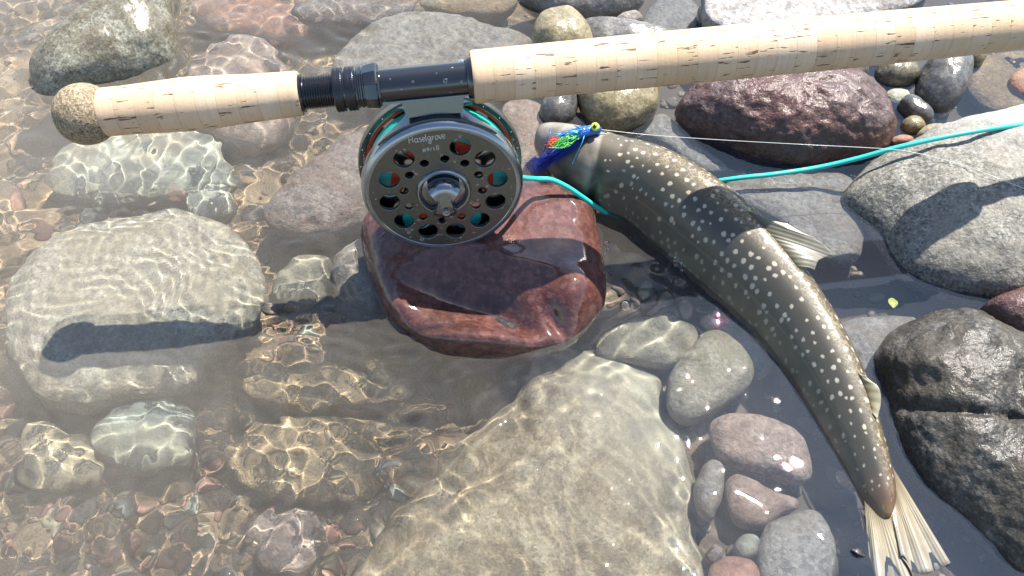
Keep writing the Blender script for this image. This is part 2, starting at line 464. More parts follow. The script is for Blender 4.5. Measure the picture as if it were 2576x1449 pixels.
# stones at the top
stone('smooth grey oval stone standing clear of the water beside the olive stone', [(1300,0),(1340,-40),(1560,-50),(1620,-10),(1600,25),(1540,52),(1440,57),(1370,38)], .0, .026, M_grey_wet, .04)
stone('round olive-brown stone half hidden behind the long foregrip', [(1340,80),(1360,48),(1400,36),(1440,42),(1475,70),(1492,105),(1480,150),(1400,165),(1345,125)], .008, .026, M_olive, .04)
stone('thin dark stone lying between the olive stone and the foregrip', [(1465,62),(1500,52),(1580,58),(1640,72),(1700,92),(1650,130),(1500,120)], .0, .014, M_grey_wet, .03)
stone('small plain grey pebble beside the smooth grey oval stone', [(1545,55),(1570,38),(1600,33),(1617,48),(1600,64),(1570,68)], .0, .009, M_grey, .02, name='pebble')
stone('grey stone under water between the oval stone and the chalky boulder', [(1615,75),(1630,25),(1680,-12),(1740,0),(1765,50),(1730,90),(1660,95)], -.02, .01, M_grey, .03)
stone('small black pebble against the chalky boulder', [(1755,25),(1775,18),(1792,48),(1785,68),(1760,62)], .0, .009, M_dark_wet, .02, name='pebble')
stone('big chalky pale boulder, dry and sunlit, beyond the foregrip', [(1770,10),(1790,-60),(2000,-90),(2300,-90),(2335,-15),(2250,30),(2100,62),(1950,82),(1830,72),(1785,48)], .030, .010, M_white, .06, boxy=.5, tilt=0.)
stone('yellow-brown curved stone under the foregrip above the fish head', [(1440,215),(1470,175),(1560,165),(1640,205),(1657,255),(1640,290),(1570,330),(1515,328),(1470,285)], .006, .026, M_olive, .04)
stone('black shaded stone wedged beside the yellow-brown curved stone', [(1357,280),(1375,245),(1410,225),(1452,238),(1448,290),(1420,312),(1375,310)], .002, .014, M_dark_wet, .03)
stone('flat grey stone just under water between the reel and the fish snout', [(1262,280),(1300,248),(1360,265),(1405,320),(1400,380),(1380,440),(1330,462),(1300,445),(1285,360)], -.018, .011, M_pink, .03)
stone('rough pitted maroon boulder under the foregrip', [(1697,292),(1715,255),(1760,215),(1830,180),(1950,165),(2090,170),(2150,200),(2200,240),(2237,290),(2250,330),(2232,375),(2180,400),(2080,415),(1990,422),(1890,405),(1800,370),(1730,335)], .002, .046, M_maroon, .06, lump=.04, rough=.03, mid=.003)
stone('speckled grey pebble with a bright wet top beside the maroon boulder', [(2198,190),(2215,162),(2255,153),(2295,165),(2312,195),(2290,217),(2240,220),(2210,212)], .0, .016, M_granite, .03, name='pebble')
stone('large dark smooth stone among the pebbles under the foregrip', [(2303,225),(2320,170),(2370,146),(2430,153),(2443,185),(2422,240),(2390,280),(2360,288),(2320,266)], .002, .026, M_dark_wet, .04)
stone('small pale green pebble in the pool by the maroon boulder', [(2220,242),(2245,228),(2280,232),(2287,250),(2260,269),(2235,263)], -.004, .007, M_greenish, .02, sub=False, name='pebble')
stone('black elongated pebble leaning on the large dark smooth stone', [(2262,262),(2280,243),(2310,255),(2347,290),(2332,308),(2290,295)], .003, .010, M_dark_wet, .02, name='pebble')
stone('small dark brown pebble below the black elongated pebble', [(2265,315),(2285,297),(2315,303),(2327,325),(2300,337),(2275,332)], .001, .009, M_olive, .02, name='pebble')
stone('small tan pebble against the big pale granite boulder', [(2303,347),(2325,322),(2370,318),(2380,335),(2340,353)], .003, .009, M_tan, .02, name='pebble')
stone('flat pinkish pebble between the maroon boulder and the teal line', [(2235,354),(2270,343),(2297,352),(2285,365),(2245,366)], .001, .006, M_redsub, .02, name='pebble')
stone('black pebble partly under the foregrip beside the maroon boulder', [(2115,190),(2130,162),(2165,152),(2185,180),(2165,206),(2130,206)], .0, .012, M_dark_wet, .03, name='pebble')
stone('brown slab barely under water beyond the big pale granite boulder', [(2430,170),(2480,140),(2600,130),(2680,180),(2640,270),(2520,285),(2445,245)], -.014, .012, M_brown, .03)
stone('dull red stone lying on the brown slab', [(2535,215),(2560,180),(2620,170),(2640,230),(2580,250)], .0, .008, M_redsub, .02)
stone('small tan pebble touching the underside of the foregrip', [(2435,145),(2455,118),(2480,125),(2478,150),(2455,165)], .003, .009, M_olive, .02, name='pebble')

# right-hand boulders
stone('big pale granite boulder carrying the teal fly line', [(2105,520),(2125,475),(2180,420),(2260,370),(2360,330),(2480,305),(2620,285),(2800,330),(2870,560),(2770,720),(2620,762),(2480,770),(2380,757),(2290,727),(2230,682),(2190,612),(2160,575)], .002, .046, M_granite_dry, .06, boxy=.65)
stone('dark purple stone wedged below the big pale granite boulder', [(2470,775),(2520,745),(2620,730),(2720,790),(2680,870),(2580,855),(2510,818)], .006, .02, M_maroon, .04)
stone('big dark speckled boulder with a deep groove beside the fish tail', [(2190,910),(2240,840),(2330,795),(2420,785),(2480,820),(2560,850),(2720,880),(2850,1100),(2760,1400),(2580,1470),(2480,1385),(2400,1310),(2320,1235),(2270,1155),(2232,1060),(2215,970)], -.002, .043, M_dark_boulder, .06, boxy=.62, rough=.03, mid=.002,
      mods=[(2420, 1025, 210, 14, 4, -.008), (2560, 1010, 30, 120, 12, -.006), (2380, 920, 120, 60, 0, .004)])
stone('flat grey slab under clear water behind the fish back', [(1810,475),(1880,442),(2020,430),(2140,450),(2175,560),(2150,660),(2050,640),(1960,560),(1870,515)], -.016, .01, M_grey, .02)
stone('pale grey slab under water between the fish and the dark boulder', [(2090,830),(2160,800),(2300,800),(2270,850),(2215,905),(2190,960),(2130,890)], -.018, .009, M_grey, .02)
stone('grey stone under water between the fish head and the maroon boulder', [(1610,330),(1660,285),(1710,320),(1770,375),(1830,425),(1760,430),(1680,375)], -.02, .009, M_grey, .02)

# stones in the pool left of the fish
stone('tan and green speckled stone under water below the fish belly', [(1680,1000),(1690,940),(1730,880),(1780,835),(1830,840),(1875,880),(1897,930),(1880,975),(1830,1015),(1780,1045),(1730,1060),(1690,1040)], -.022, .015, M_tan, .025)
stone('dark green stone under water tucked below the fish belly', [(1800,850),(1850,800),(1920,820),(1950,880),(1930,940),(1885,945)], -.034, .014, M_bluegreen, .02)
stone('purplish grey block of stone in the pool beside the fish', [(1785,1090),(1795,1055),(1850,1040),(1940,1055),(2010,1090),(2035,1140),(2040,1195),(2010,1215),(1950,1195),(1870,1180),(1810,1150)], -.020, .013, M_pink, .025, boxy=.55)
stone('slim upright grey stone against the tan boulder', [(1745,1240),(1760,1190),(1785,1160),(1815,1170),(1822,1220),(1805,1280),(1785,1312),(1755,1290)], -.028, .014, M_grey, .02)
stone('beige and purple blotched stone in the pool beside the fish tail', [(1825,1215),(1850,1195),(1900,1210),(1950,1240),(2005,1255),(2005,1280),(1960,1300),(1910,1330),(1850,1315),(1825,1260)], -.03, .013, M_pink, .02)
stone('broad grey stone in the pool beside the tail fin', [(1905,1400),(1925,1325),(1980,1298),(2050,1285),(2090,1340),(2102,1400),(2080,1470),(1990,1505),(1920,1475)], -.028, .014, M_grey, .02, boxy=.55)
stone('small dark pebble with two pale veins beside the broad grey stone', [(1845,1375),(1865,1348),(1900,1345),(1913,1370),(1900,1400),(1865,1407)], -.03, .009, M_striped, .015, name='pebble')
stone('dull reddish stone under water below the veined pebble', [(1780,1445),(1810,1407),(1850,1402),(1900,1420),(1908,1475),(1790,1485)], -.032, .011, M_redsub, .02)
stone('small purple pebble between the tan boulder and the veined pebble', [(1775,1400),(1790,1368),(1815,1372),(1820,1395),(1795,1422)], -.034, .008, M_purple, .015, name='pebble')
stone('low tan stone under water between the red stone and the fish', [(1500,860),(1560,812),(1650,797),(1740,820),(1745,870),(1700,920),(1600,915),(1520,900)], -.034, .012, M_tan, .02)

# ------------------------------------------------------------------ loose pebbles and gravel on the bed
def inside(px, py):
    for q in POLYS:
        x, y = q[:, 0], q[:, 1]
        x2, y2 = np.roll(x, -1), np.roll(y, -1)
        k = ((y > py) != (y2 > py)) & (px < (x2 - x) * (py - y) / (y2 - y + 1e-9) + x)
        if k.sum() % 2:
            return True
    return False
def pebble_mesh(name, sub, seed):
    bm = bmesh.new()
    bmesh.ops.create_icosphere(bm, subdivisions=sub, radius=1)
    v = np.array([x.co[:] for x in bm.verts])
    v = v * (1 + .28 * fbm(v * .9 + seed * 3.1, 2, seed))[:, None]
    for x, c in zip(bm.verts, v):
        x.co = c * np.array([1, .78, .5])
    me = bpy.data.meshes.new(name)
    bm.to_mesh(me); bm.free()
    me.shade_smooth()
    return me
LAND = [('the large pale boulder', 340, 780), ('the blue-green oval stone', 370, 1100), ('the beige angular stone', 150, 1150), ('the flat pale green stone', 360, 430), ('the tan boulder', 1000, 1380), ('the oval grey-brown stone', 720, 1370), ('the broad brownish slab', 780, 1160),
        ('the red stone', 1215, 800), ('the tail fin', 2250, 1330), ('the fish belly', 1800, 780), ('the maroon boulder', 1985, 420), ('the pale granite boulder', 2250, 650), ('the dark speckled boulder', 2270, 1000), ('the grey-green boulder', 290, 100), ('the wide grey slab', 1080, 150), ('the purple-grey cracked stone', 830, 480), ('the brown flat stone', 820, 970), ('the pinkish brown round stone', 620, 240), ('the purplish grey block', 1910, 1120), ('the broad grey stone', 2000, 1400)]
KINDS = [(M_redsub, 'small brick-red pebble on the sandy streambed under water', 'red pebbles on the streambed'),
         (M_grey, 'small grey pebble on the sandy streambed under water', 'grey pebbles on the streambed'),
         (M_tan, 'small tan pebble on the sandy streambed under water', 'tan pebbles on the streambed'),
         (M_greenish, 'small pale green pebble on the sandy streambed under water', 'green pebbles on the streambed'),
         (M_brown, 'small brown pebble on the sandy streambed under water', 'brown pebbles on the streambed')]
shapes = {}
for k, (mt, lb, gr) in enumerate(KINDS):
    for s in range(3):
        me = pebble_mesh('pebble', 3, k * 3 + s + 1)
        me.materials.append(mt)
        shapes[k, s] = me
rnd = random.Random(11)
placed = 0
spots = []
while placed < 200:
    zone = rnd.random()
    if zone < .55:
        px, py = rnd.uniform(-20, 1050), rnd.uniform(1160, 1470)
    elif zone < .8:
        px, py = rnd.uniform(-20, 1000), rnd.uniform(-20, 1100)
    else:
        px, py = rnd.uniform(1480, 2420), rnd.uniform(180, 1470)
    if inside(px, py):
        continue
    w0 = P(px, py, -.07)
    for _ in range(3):
        w0 = P(px, py, min(-.004, float(bed_z(w0[0], w0[1]))))
    r = rnd.uniform(.0042, .0115) * (.75 if px > 1400 or py > 1230 else 1)
    if any((w0[0] - a) ** 2 + (w0[1] - b) ** 2 < (.75 * (r + c)) ** 2 for a, b, c in spots):
        continue
    spots.append((w0[0], w0[1], r))
    wts = (7, 1.5, 2, .6, 4) if py > 1150 and px < 900 else (1, 3, 2, 1.5, 3)
    k = rnd.choices(range(5), wts)[0]
    ob = link('pebble', shapes[k, rnd.randrange(3)])
    ob.location = Vector(w0) + Vector((0, 0, r * .25))
    ob.scale = (r, r * rnd.uniform(.8, 1.1), r * rnd.uniform(.8, 1.2))
    ob.rotation_euler = (rnd.uniform(-.3, .3), rnd.uniform(-.3, .3), rnd.uniform(0, 6.3))
    near_to = min(LAND, key=lambda q: (q[1] - px) ** 2 + (q[2] - py) ** 2)[0]
    hue = ('brick-red', 'grey', 'tan', 'pale green', 'brown')[k]
    size_ = 'tiny' if r < .0075 else 'small' if r < .0105 else 'plump'
    tag(ob, f'{size_} {hue} pebble under water on the streambed near {near_to}', 'pebble', f'{size_} {hue} pebbles near {near_to}')
    placed += 1
g = NT('mixed_gravel')
gc = g.coords(rnd=False)
gcell = g.n('TexVoronoi'); g.set(gcell, 'Vector', gc); g.set(gcell, 'Scale', 130.0)
gs = g.n('SeparateColor'); g.set(gs, 0, gcell.outputs['Color'])
g.set(g.p, 'Base Color', g.mix(g.ramp(g.noise(gc, 800, 3), [(.35, 0.), (.65, .6)]), g.ramp(gs.outputs[0], [(0., (.22, .18, .14)), (.25, (.28, .12, .085)), (.45, (.3, .24, .17)), (.6, (.19, .13, .10)), (.8, (.34, .28, .21)), (1., (.2, .15, .1))], 'CONSTANT'), (.10, .085, .07)))
g.set(g.p, 'Roughness', .85)
base = pebble_mesh('grain', 1, 2)
bv = np.array([v.co[:] for v in base.vertices]); bf = np.array([p.vertices[:] for p in base.polygons])
rg = np.random.default_rng(5)
N = 5200
gx, gy = rg.uniform(-.62, .75, N), rg.uniform(-.32, .62, N)
gr_ = rg.uniform(.0016, .0052, N) ** 1.0
ang = rg.uniform(0, 6.28, N)
q = bv[None] * gr_[:, None, None] * rg.uniform(.75, 1.25, (N, 1, 3))
ca, sa = np.cos(ang)[:, None], np.sin(ang)[:, None]
q = np.stack([q[..., 0] * ca - q[..., 1] * sa, q[..., 0] * sa + q[..., 1] * ca, q[..., 2]], -1)
q += np.stack([gx, gy, bed_z(gx, gy) + gr_ * .2], -1)[:, None]
ff = (bf[None] + (np.arange(N) * len(bv))[:, None, None]).reshape(-1, 3)
gm = mesh('gravel', q.reshape(-1, 3), ff)
o = link('gravel', gm, g.m)
tag(o, 'fine mixed gravel strewn over the sandy streambed', 'gravel', kind='stuff')

# ------------------------------------------------------------------ water
wrng = np.random.default_rng(21)
def trains(X, Y, count, lam, ang, spread, amp):
    Z = np.zeros_like(X)
    for k in range(count):
        l = lam * wrng.uniform(.7, 1.4)
        a = rad(ang) + wrng.normal(0, spread)
        Z += amp * (l / lam) * np.sin(2 * np.pi / l * (X * math.cos(a) + Y * math.sin(a)) + wrng.uniform(0, 6.28))
    return Z / math.sqrt(count)
def blob(X, Y, px, py, rx, ry):
    c = P(px, py, 0.0)
    ex = np.linalg.norm(P(px + rx, py, 0.) - c)
    ey = np.linalg.norm(P(px, py - ry, 0.) - c)
    return np.exp(-((X - c[0]) / ex) ** 2 - ((Y - c[1]) / ey) ** 2)
def warp(X, Y, s, a, seed):
    p = np.stack([X * s, Y * s, 0 * X], -1)
    return X + a * fbm(p, 2, seed), Y + a * fbm(p + 9, 2, seed + 1)
def water_z(X, Y):
    wx, wy = warp(X, Y, 14, .02, 31)
    left = 1 / (1 + np.exp((X - .07 + .25 * (Y - .1)) / .035))
    near = blob(X, Y, 700, 1250, 900, 420)
    pool = 1 - left
    Z = left * (1 - .45 * blob(X, Y, 330, 700, 430, 260)) * (trains(wx, wy, 10, .034, 70, .8, .0007) + trains(wx, wy, 10, .015, 40, 1.0, .00030))
    Z += (blob(X, Y, 330, 700, 430, 260) + .45 * near) * (trains(wx, wy, 7, .0088, 84, .22, .00022) + trains(wx, wy, 5, .008, 20, .3, .00013))
    Z += blob(X, Y, 330, 420, 330, 150) * trains(wx, wy, 6, .014, 5, .3, .00034)
    Z += blob(X, Y, 400, 1320, 620, 260) * (trains(wx, wy, 8, .0155, 15, .30, .00042) + trains(wx, wy, 6, .0095, 100, .5, .00012))
    Z += blob(X, Y, 1080, 1080, 280, 170) * (trains(wx, wy, 8, .014, -50, .5, .0006) + trains(wx, wy, 6, .03, -60, .4, .0018))
    Z += blob(X, Y, 960, 900, 260, 90) * trains(wx, wy, 7, .013, 100, .25, .0006)
    Z += blob(X, Y, 700, 90, 330, 110) * trains(wx, wy, 8, .016, 50, .6, .0004)
    Z += (blob(X, Y, 1640, 740, 170, 110) + blob(X, Y, 1750, 860, 120, 80)) * trains(wx, wy, 6, .018, 120, 1.2, .0006)
    Z += blob(X, Y, 1500, 950, 300, 130) * trains(wx, wy, 6, .014, 80, .6, .00016)
    Z += pool * (trains(wx, wy, 6, .06, 60, 1.4, .0003) + trains(wx, wy, 6, .022, 60, 1.4, .00002))
    edge = np.clip((np.hypot(X, Y - .1) - .9) / .4, 0, 1)
    return Z * (1 - edge)
t = NT('stream_water')
t.t.nodes.remove(t.p)
glass = t.n('BsdfGlass'); t.set(glass, 'IOR', 1.33); t.set(glass, 'Roughness', 0.0); t.set(glass, 'Color', (.96, .985, .985))
silt_sky_haze = t.n('BsdfDiffuse')  # diffuse haze: milky silt plus sky reflection painted as colour
mx = t.n('MixShader')
tc = t.coords(rnd=False)
sx_ = t.n('SeparateXYZ'); t.set(sx_, 0, tc)
cur = t.math('ADD', sx_.outputs[0], t.math('MULTIPLY', t.math('SUBTRACT', t.noise(tc, 6, 3, .5), .5), .5))
t.set(mx, 0, t.ramp(t.math('MULTIPLY_ADD', cur, 1.0, .5), [(.08, .115), (.35, .055), (.60, .036), (1., .040)]))
t.set(silt_sky_haze, 'Color', t.ramp(t.math('MULTIPLY_ADD', cur, 1.0, .5), [(.5, (.66, .60, .50)), (.72, (.28, .42, .66))]))  # warm silt at left, bluer at right to paint in the sky's reflection
t.t.links.new(glass.outputs[0], mx.inputs[1]); t.t.links.new(silt_sky_haze.outputs[0], mx.inputs[2]); t.t.links.new(mx.outputs[0], t.out.inputs[0])
o = link('water', sheet('water', axis(-.62, .72, .0019, .5, 24), axis(-.30, .62, .0019, .5, 24), water_z), t.m, wet=False)
o.cycles.is_caustics_caster = True
o['kind'] = 'structure'
o['label'] = 'clear shallow stream water rippling over stones'

# ------------------------------------------------------------------ fly rod
RA, RB = P(215, 287, .147), P(2576, 62, .156)
RT = (RB - RA) / np.linalg.norm(RB - RA)
def rod_s(px):
    lo, hi = -.2, 1.5
    for _ in range(50):
        m = (lo + hi) / 2
        if proj(RA + RT * m)[0] < px:
            lo = m
        else:
            hi = m
    return lo
def rod_r(px, rpx):
    return rpx * depth(RA + RT * rod_s(px)) / FPX
up0 = np.array([0, 0, 1.])
n0 = np.cross(RT, up0)                      # towards the camera, level
n0 /= np.linalg.norm(n0)
LEAN = rad(8)
zr = np.cross(n0, RT)
NR = math.cos(LEAN) * n0 + math.sin(LEAN) * zr   # reel face normal
ZR = math.cos(LEAN) * zr - math.sin(LEAN) * n0   # up the reel towards the rod
rod = empty('fly_rod', RA, 'two-handed fly rod with long cork grips and black reel seat', 'fishing rod')
def rodM(s):
    return Matrix(((RT[0], -NR[0], ZR[0], RA[0] + RT[0] * s), (RT[1], -NR[1], ZR[1], RA[1] + RT[1] * s), (RT[2], -NR[2], ZR[2], RA[2] + RT[2] * s), (0, 0, 0, 1)))
t = NT('cork')
c = t.coords()
rndv = t.n('ObjectInfo').outputs['Random']
colc = t.ramp(rndv, [(0., (.56, .39, .23)), (.35, (.65, .475, .305)), (.7, (.57, .40, .25)), (1., (.69, .535, .37))])
lines = t.noise(t.vmath('MULTIPLY', c, (900., 25., 25.)), 1.0, 3, .6)
colc = t.mix(t.ramp(lines, [(.45, 0.), (.75, .35)]), colc, (.40, .26, .15))
pit = t.noise(t.vmath('MULTIPLY', c, (70., 520., 520.)), 1.0, 2, .5)
gate = t.noise(t.vmath('MULTIPLY', c, (60., 60., 60.)), 1.0, 2, .5)
pm = t.math('MULTIPLY', t.ramp(pit, [(.625, 0.), (.66, 1.)]), t.ramp(gate, [(.44, 0.), (.50, 1.)]))
colc = t.mix(pm, colc, (.13, .07, .035))
colc = t.mix(t.ramp(t.noise(c, 700, 3), [(.5, 0.), (.8, .25)]), colc, (.4, .28, .17))
lx = t.n('SeparateXYZ'); t.set(lx, 0, t.n('TexCoord').outputs['Object'])
colc = t.mix(t.ramp(t.math('MULTIPLY', lx.outputs[0], 100.0), [(.012, .55), (.035, 0.)]), colc, (.26, .16, .08))
grime = t.ramp(t.noise(c, 28, 4, .6), [(.45, 0.), (.75, .35)])
colc = t.mix(grime, colc, (.36, .27, .17))
t.set(t.p, 'Base Color', colc); t.set(t.p, 'Roughness', .7)
t.set(t.p, 'Normal', t.bump(t.math('SUBTRACT', t.math('MULTIPLY', t.noise(c, 600, 3), .25), pm), .6, .0006))
M_cork = t.m
t = NT('composite_cork')
c = t.coords()
cc = t.n('TexVoronoi'); t.set(cc, 'Vector', c); t.set(cc, 'Scale', 900.0)
s_ = t.n('SeparateColor'); t.set(s_, 0, cc.outputs['Color'])
t.set(t.p, 'Base Color', t.ramp(s_.outputs[0], [(0., (.10, .075, .045)), (.3, (.20, .155, .095)), (.6, (.27, .21, .13)), (.85, (.36, .29, .19)), (1., (.14, .10, .06))]))
t.set(t.p, 'Roughness', .75); t.set(t.p, 'Normal', t.bump(cc.outputs['Distance'], .3, .0006))
M_comp = t.m
M_black = simple_mat('black_anodised_aluminium', (.008, .009, .011), .10, 0., 1.0)
M_thread = simple_mat('black_threaded_aluminium', (.02, .022, .028), .25, .6, .4)
M_blank = simple_mat('dark_green_rod_blank', (.02, .035, .03), .15, 0., 1.0)

def cork_run(px0, px1, prof_px):
    s0, s1 = rod_s(px0), rod_s(px1)
    ss = np.array([rod_s(a) for a, b in prof_px]); rr = np.array([rod_r(a, b) for a, b in prof_px])
    rad_at = lambda s: np.interp(s, ss, rr)
    k = max(1, round((s1 - s0) / .0127))
    L = (s1 - s0) / k
    for i in range(k):
        a = s0 + i * L
        xs = np.linspace(0, L, 7)
        prof = [(0, rad_at(a) * .3)]
        for j, x in enumerate(xs):
            g_ = .99995 if 0 < j < 6 else .9988
            if (i == 0 and j == 0) or (i == k - 1 and j == 6):
                g_ = .955
            prof.append((x + (.00005 if j == 0 else 0), rad_at(a + x) * g_))
            if i == 0 and j == 0:
                prof.append((.0012, rad_at(a + .0012) * .992))
        prof.append((L, rad_at(a + L) * .3))
        v, f = lathe(prof, 56)
        link('cork_ring', mesh('cork_ring', v, f), M_cork, rod, rodM(a))
cork_run(258, 757, [(258, 60), (330, 61), (400, 64), (470, 67), (540, 65), (640, 59), (700, 57), (757, 56)])
cork_run(1187, 2735, [(1187, 66), (1300, 66), (1600, 67), (1900, 67), (2200, 66), (2576, 61), (2700, 52), (2735, 46)])
s0 = rod_s(140); s1 = rod_s(262)
rk = rod_r(215, 77)
prof = [(0, .0001)]
for a in np.linspace(8, 150, 26):
    prof.append((rk * .94 * (1 - math.cos(rad(a))), rk * math.sin(rad(a)) ** .85))
prof = [p for p in prof if p[0] < (s1 - s0)] + [(s1 - s0 + .001, rod_r(262, 58))]
v, f = lathe(prof, 64)
link('fighting_butt', mesh('fighting_butt', v, f), M_comp, rod, rodM(s0))
# reel seat
def rod_lathe(name, px0, profile, mat, n=64):
    a = rod_s(px0)
    v, f = lathe([(rod_s(p) - a, rod_r(p, r)) for p, r in profile], n)
    return link(name, mesh(name, v, f), mat, rod, rodM(a))
th = [(752, 20), (752, 47), (764, 47), (766, 39)]
for i in range(13):
    x = 768 + i * 6.2
    th += [(x, 38.5), (x + 1.6, 41.5), (x + 3.6, 41.5), (x + 5, 38.5)]
th += [(852, 38)]
rod_lathe('threaded_barrel', 752, th, M_thread)
def knurl(px0, px1, r):
    a, b = rod_s(px0), rod_s(px1)
    R = rod_r(px0, r); nu, nt_ = 15, 180
    x = np.linspace(0, b - a, nu); tt = np.linspace(0, 2 * np.pi, nt_, endpoint=False)
    X, T = np.meshgrid(x, tt, indexing='ij')
    kx = 2 * np.pi * 2.6 / (b - a)
    d = .00042 * (np.abs(np.sin((T * 60 + X * kx) / 2)) * np.abs(np.sin((T * 60 - X * kx) / 2)))
    rr_ = R - .0004 + d - .0007 * (np.abs(X / (b - a) - .5) > .46)
    v = np.stack([X, rr_ * np.cos(T), rr_ * np.sin(T)], -1).reshape(-1, 3)
    f = grid_faces(nu, nt_, wrap_v=True).tolist()
    c1 = lathe([(0, R * .6), (0, R - .0012)], nt_); c2 = lathe([(b - a, R - .0012), (b - a, R * .6)], nt_)
    v, f = merge([(v, f), c1, c2])
    link('locking_ring', mesh('locking_ring', v, f), M_thread, rod, rodM(a))
knurl(842, 867, 55); knurl(872, 896, 55)
rod_lathe('ring_spacer', 864, [(864, 30), (864, 49), (875, 49), (875, 30)], M_black)
rod_lathe('sliding_hood', 894, [(894, 30), (894, 51), (899, 53), (902, 53), (904, 50), (907, 50), (909, 53), (913, 53), (915, 50), (918, 50), (920, 54), (925, 55), (944, 58), (950, 57.5), (953, 54), (958, 53), (960, 44), (960, 30)], M_black, 10)
rod_lathe('seat_barrel', 950, [(950, 20), (950, 42.5), (1184, 42.5), (1184, 20)], M_black, 72)
rod_lathe('front_hood', 1176, [(1172, 40), (1174, 50), (1178, 53), (1184, 54), (1190, 54), (1190, 30)], M_black, 72)
a = rod_s(2730)
v, f = lathe([(0, .004), (0, rod_r(2730, 26)), (.03, rod_r(2730, 24)), (.5, rod_r(2730, 20)), (.5, .001)], 40)
link('rod_blank', mesh('rod_blank', v, f), M_blank, rod, rodM(a))

# ------------------------------------------------------------------ fly reel
RS = rod_s(1084)
RO = RA + RT * RS - ZR * .0755
RM = Matrix(((RT[0], ZR[0], NR[0], RO[0]), (RT[1], ZR[1], NR[1], RO[1]), (RT[2], ZR[2], NR[2], RO[2]), (0, 0, 0, 1)))
RM = RM @ Matrix.Scale(1.06, 4)
reel = empty('fly_reel', RO - ZR * .052, 'gunmetal fly reel with ported face plate, mounted under the rod', 'fishing reel')
mm = .001
t = NT('gunmetal')
c = t.coords(rnd=False)
t.set(t.p, 'Base Color', (.145, .152, .14)); t.set(t.p, 'Metallic', .85)
t.set(t.p, 'Roughness', t.ramp(t.noise(c, 120, 4), [(.35, .26), (.65, .36)]))
t.set(t.p, 'Normal', t.bump(t.noise(c, 2500, 2), .03, .0002))
M_gun = t.m
M_gun_light = simple_mat('satin_gunmetal_edge', (.30, .33, .35), .18, .9)
M_foot = simple_mat('blue_grey_anodised_metal', (.13, .15, .165), .2, .9)
M_knob = simple_mat('polished_dark_metal', (.24, .26, .28), .14, .95)
M_spool = simple_mat('polished_spool_metal', (.38, .40, .40), .17, 1.0)
M_teal = simple_mat('teal_fly_line', (.035, .50, .42), .35, 0., .3)
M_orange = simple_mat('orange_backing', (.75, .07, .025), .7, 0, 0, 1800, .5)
M_print = simple_mat('pale_engraving', (.62, .62, .58), .6)
def plate(name, R, holes, z0, z1, bev, mat):
    cu = bpy.data.curves.new(name, 'CURVE')
    cu.dimensions = '2D'; cu.fill_mode = 'BOTH'
    def circ(x, y, r, n):
        sp = cu.splines.new('POLY'); sp.points.add(n - 1); sp.use_cyclic_u = True
        for i in range(n):
            a = 2 * math.pi * i / n
            sp.points[i].co = (x + r * math.cos(a), y + r * math.sin(a), 0, 1)
    circ(0, 0, R - bev, 128)
    for x, y, r in holes:
        circ(x, y, r + bev, 36)
    cu.extrude = (z1 - z0) / 2 - bev; cu.bevel_depth = bev; cu.bevel_resolution = 2
    ob = bpy.data.objects.new('tmp', cu); COL.objects.link(ob)
    dg = bpy.context.evaluated_depsgraph_get()
    me = bpy.data.meshes.new_from_object(ob.evaluated_get(dg))
    bpy.data.objects.remove(ob)
    me.transform(Matrix.Translation((0, 0, (z0 + z1) / 2)))
    me.name = name
    me.materials.clear()
    for p in me.polygons:
        p.use_smooth = False
    return link(name, me, mat, reel, RM)
def reel_lathe(name, prof, mat, n=128, M=None):
    v, f = lathe([(z * mm, r * mm) for r, z in prof], n, 'z')
    return link(name, mesh(name, v, f), mat, reel, M if M is not None else RM)
pol = lambda deg, r: (r * math.sin(rad(deg)), r * math.cos(rad(deg)))      # clockwise from the top
big = [(*pol(22 + 30 * k, 35.6 * mm), 6.5 * mm) for k in range(11)]
small = [(*pol(7 + 30 * k, 25.2 * mm), 2.8 * mm) for k in range(12)]
plate('face_plate', 47.2 * mm, big + small, 13.2 * mm, 16 * mm, .35 * mm, M_gun)
reel_lathe('face_rim', [(46.4, 13.4), (46.6, 15.6), (47.2, 16.3), (49.2, 16.3), (50.6, 15.6), (51.8, 13.8), (52.2, 12), (52.2, 6.5), (51.6, 6), (50.4, 6), (50.2, 7), (50.2, 12.4), (46.6, 13), (46.4, 13.4)], M_gun_light)
plate('spool_front_flange', 49.6 * mm, [(*pol(36 + 60 * k, 34 * mm), 9.5 * mm) for k in range(6)], 6.6 * mm, 8.2 * mm, .3 * mm, M_spool)
prof = [(18, 6.2), (33.4, 6.2), (45.6, 6.2)]
for i in range(11):
    z = 5.2 - i * 1.62
    prof += [(45.6, z + .78), (46.7, z + .5), (47.1, z), (46.7, z - .5), (45.6, z - .78)]
prof += [(33.4, -12.4), (18, -12.4)]
reel_lathe('line_coils', prof[1:], M_teal)
reel_lathe('backing_coils', [(17, 6.25), (33.3, 6.25), (33.3, 5.6), (33.3, -12.3), (33.3, -12.45), (17, -12.45)], M_orange)
plate('spool_rear_flange', 50.4 * mm, [(*pol(-40 + 40 * k, 46.0 * mm if False else 43.6 * mm), 5.2 * mm) for k in range(9)], -14.2 * mm, -12.7 * mm, .3 * mm, M_spool)
reel_lathe('orange_reflection_ring', [(47.6, -12.65), (47.8, -12.4), (49.6, -12.4), (49.8, -12.65)], M_orange)  # added orange ring, painting in the backing mirrored by the polished flange
reel_lathe('rear_rim', [(50.6, -16.5), (50.6, -11.6), (51.2, -11), (53.6, -11), (54.2, -11.6), (54.2, -16.5), (53.4, -17), (51.2, -17), (50.6, -16.5)], M_gun)
vb, fb = lathe([(-.4, .0001), (-.3, .45), (0, .62), (.3, .45), (.4, .0001)], 10, 'z')
rv = mesh('hole_light_bead', vb * mm, fb)  # bright bead standing in for light seen through a drilled rim hole
M_hole_light = simple_mat('bright_hole_light', (.8, .8, .78), .2, 1.0)
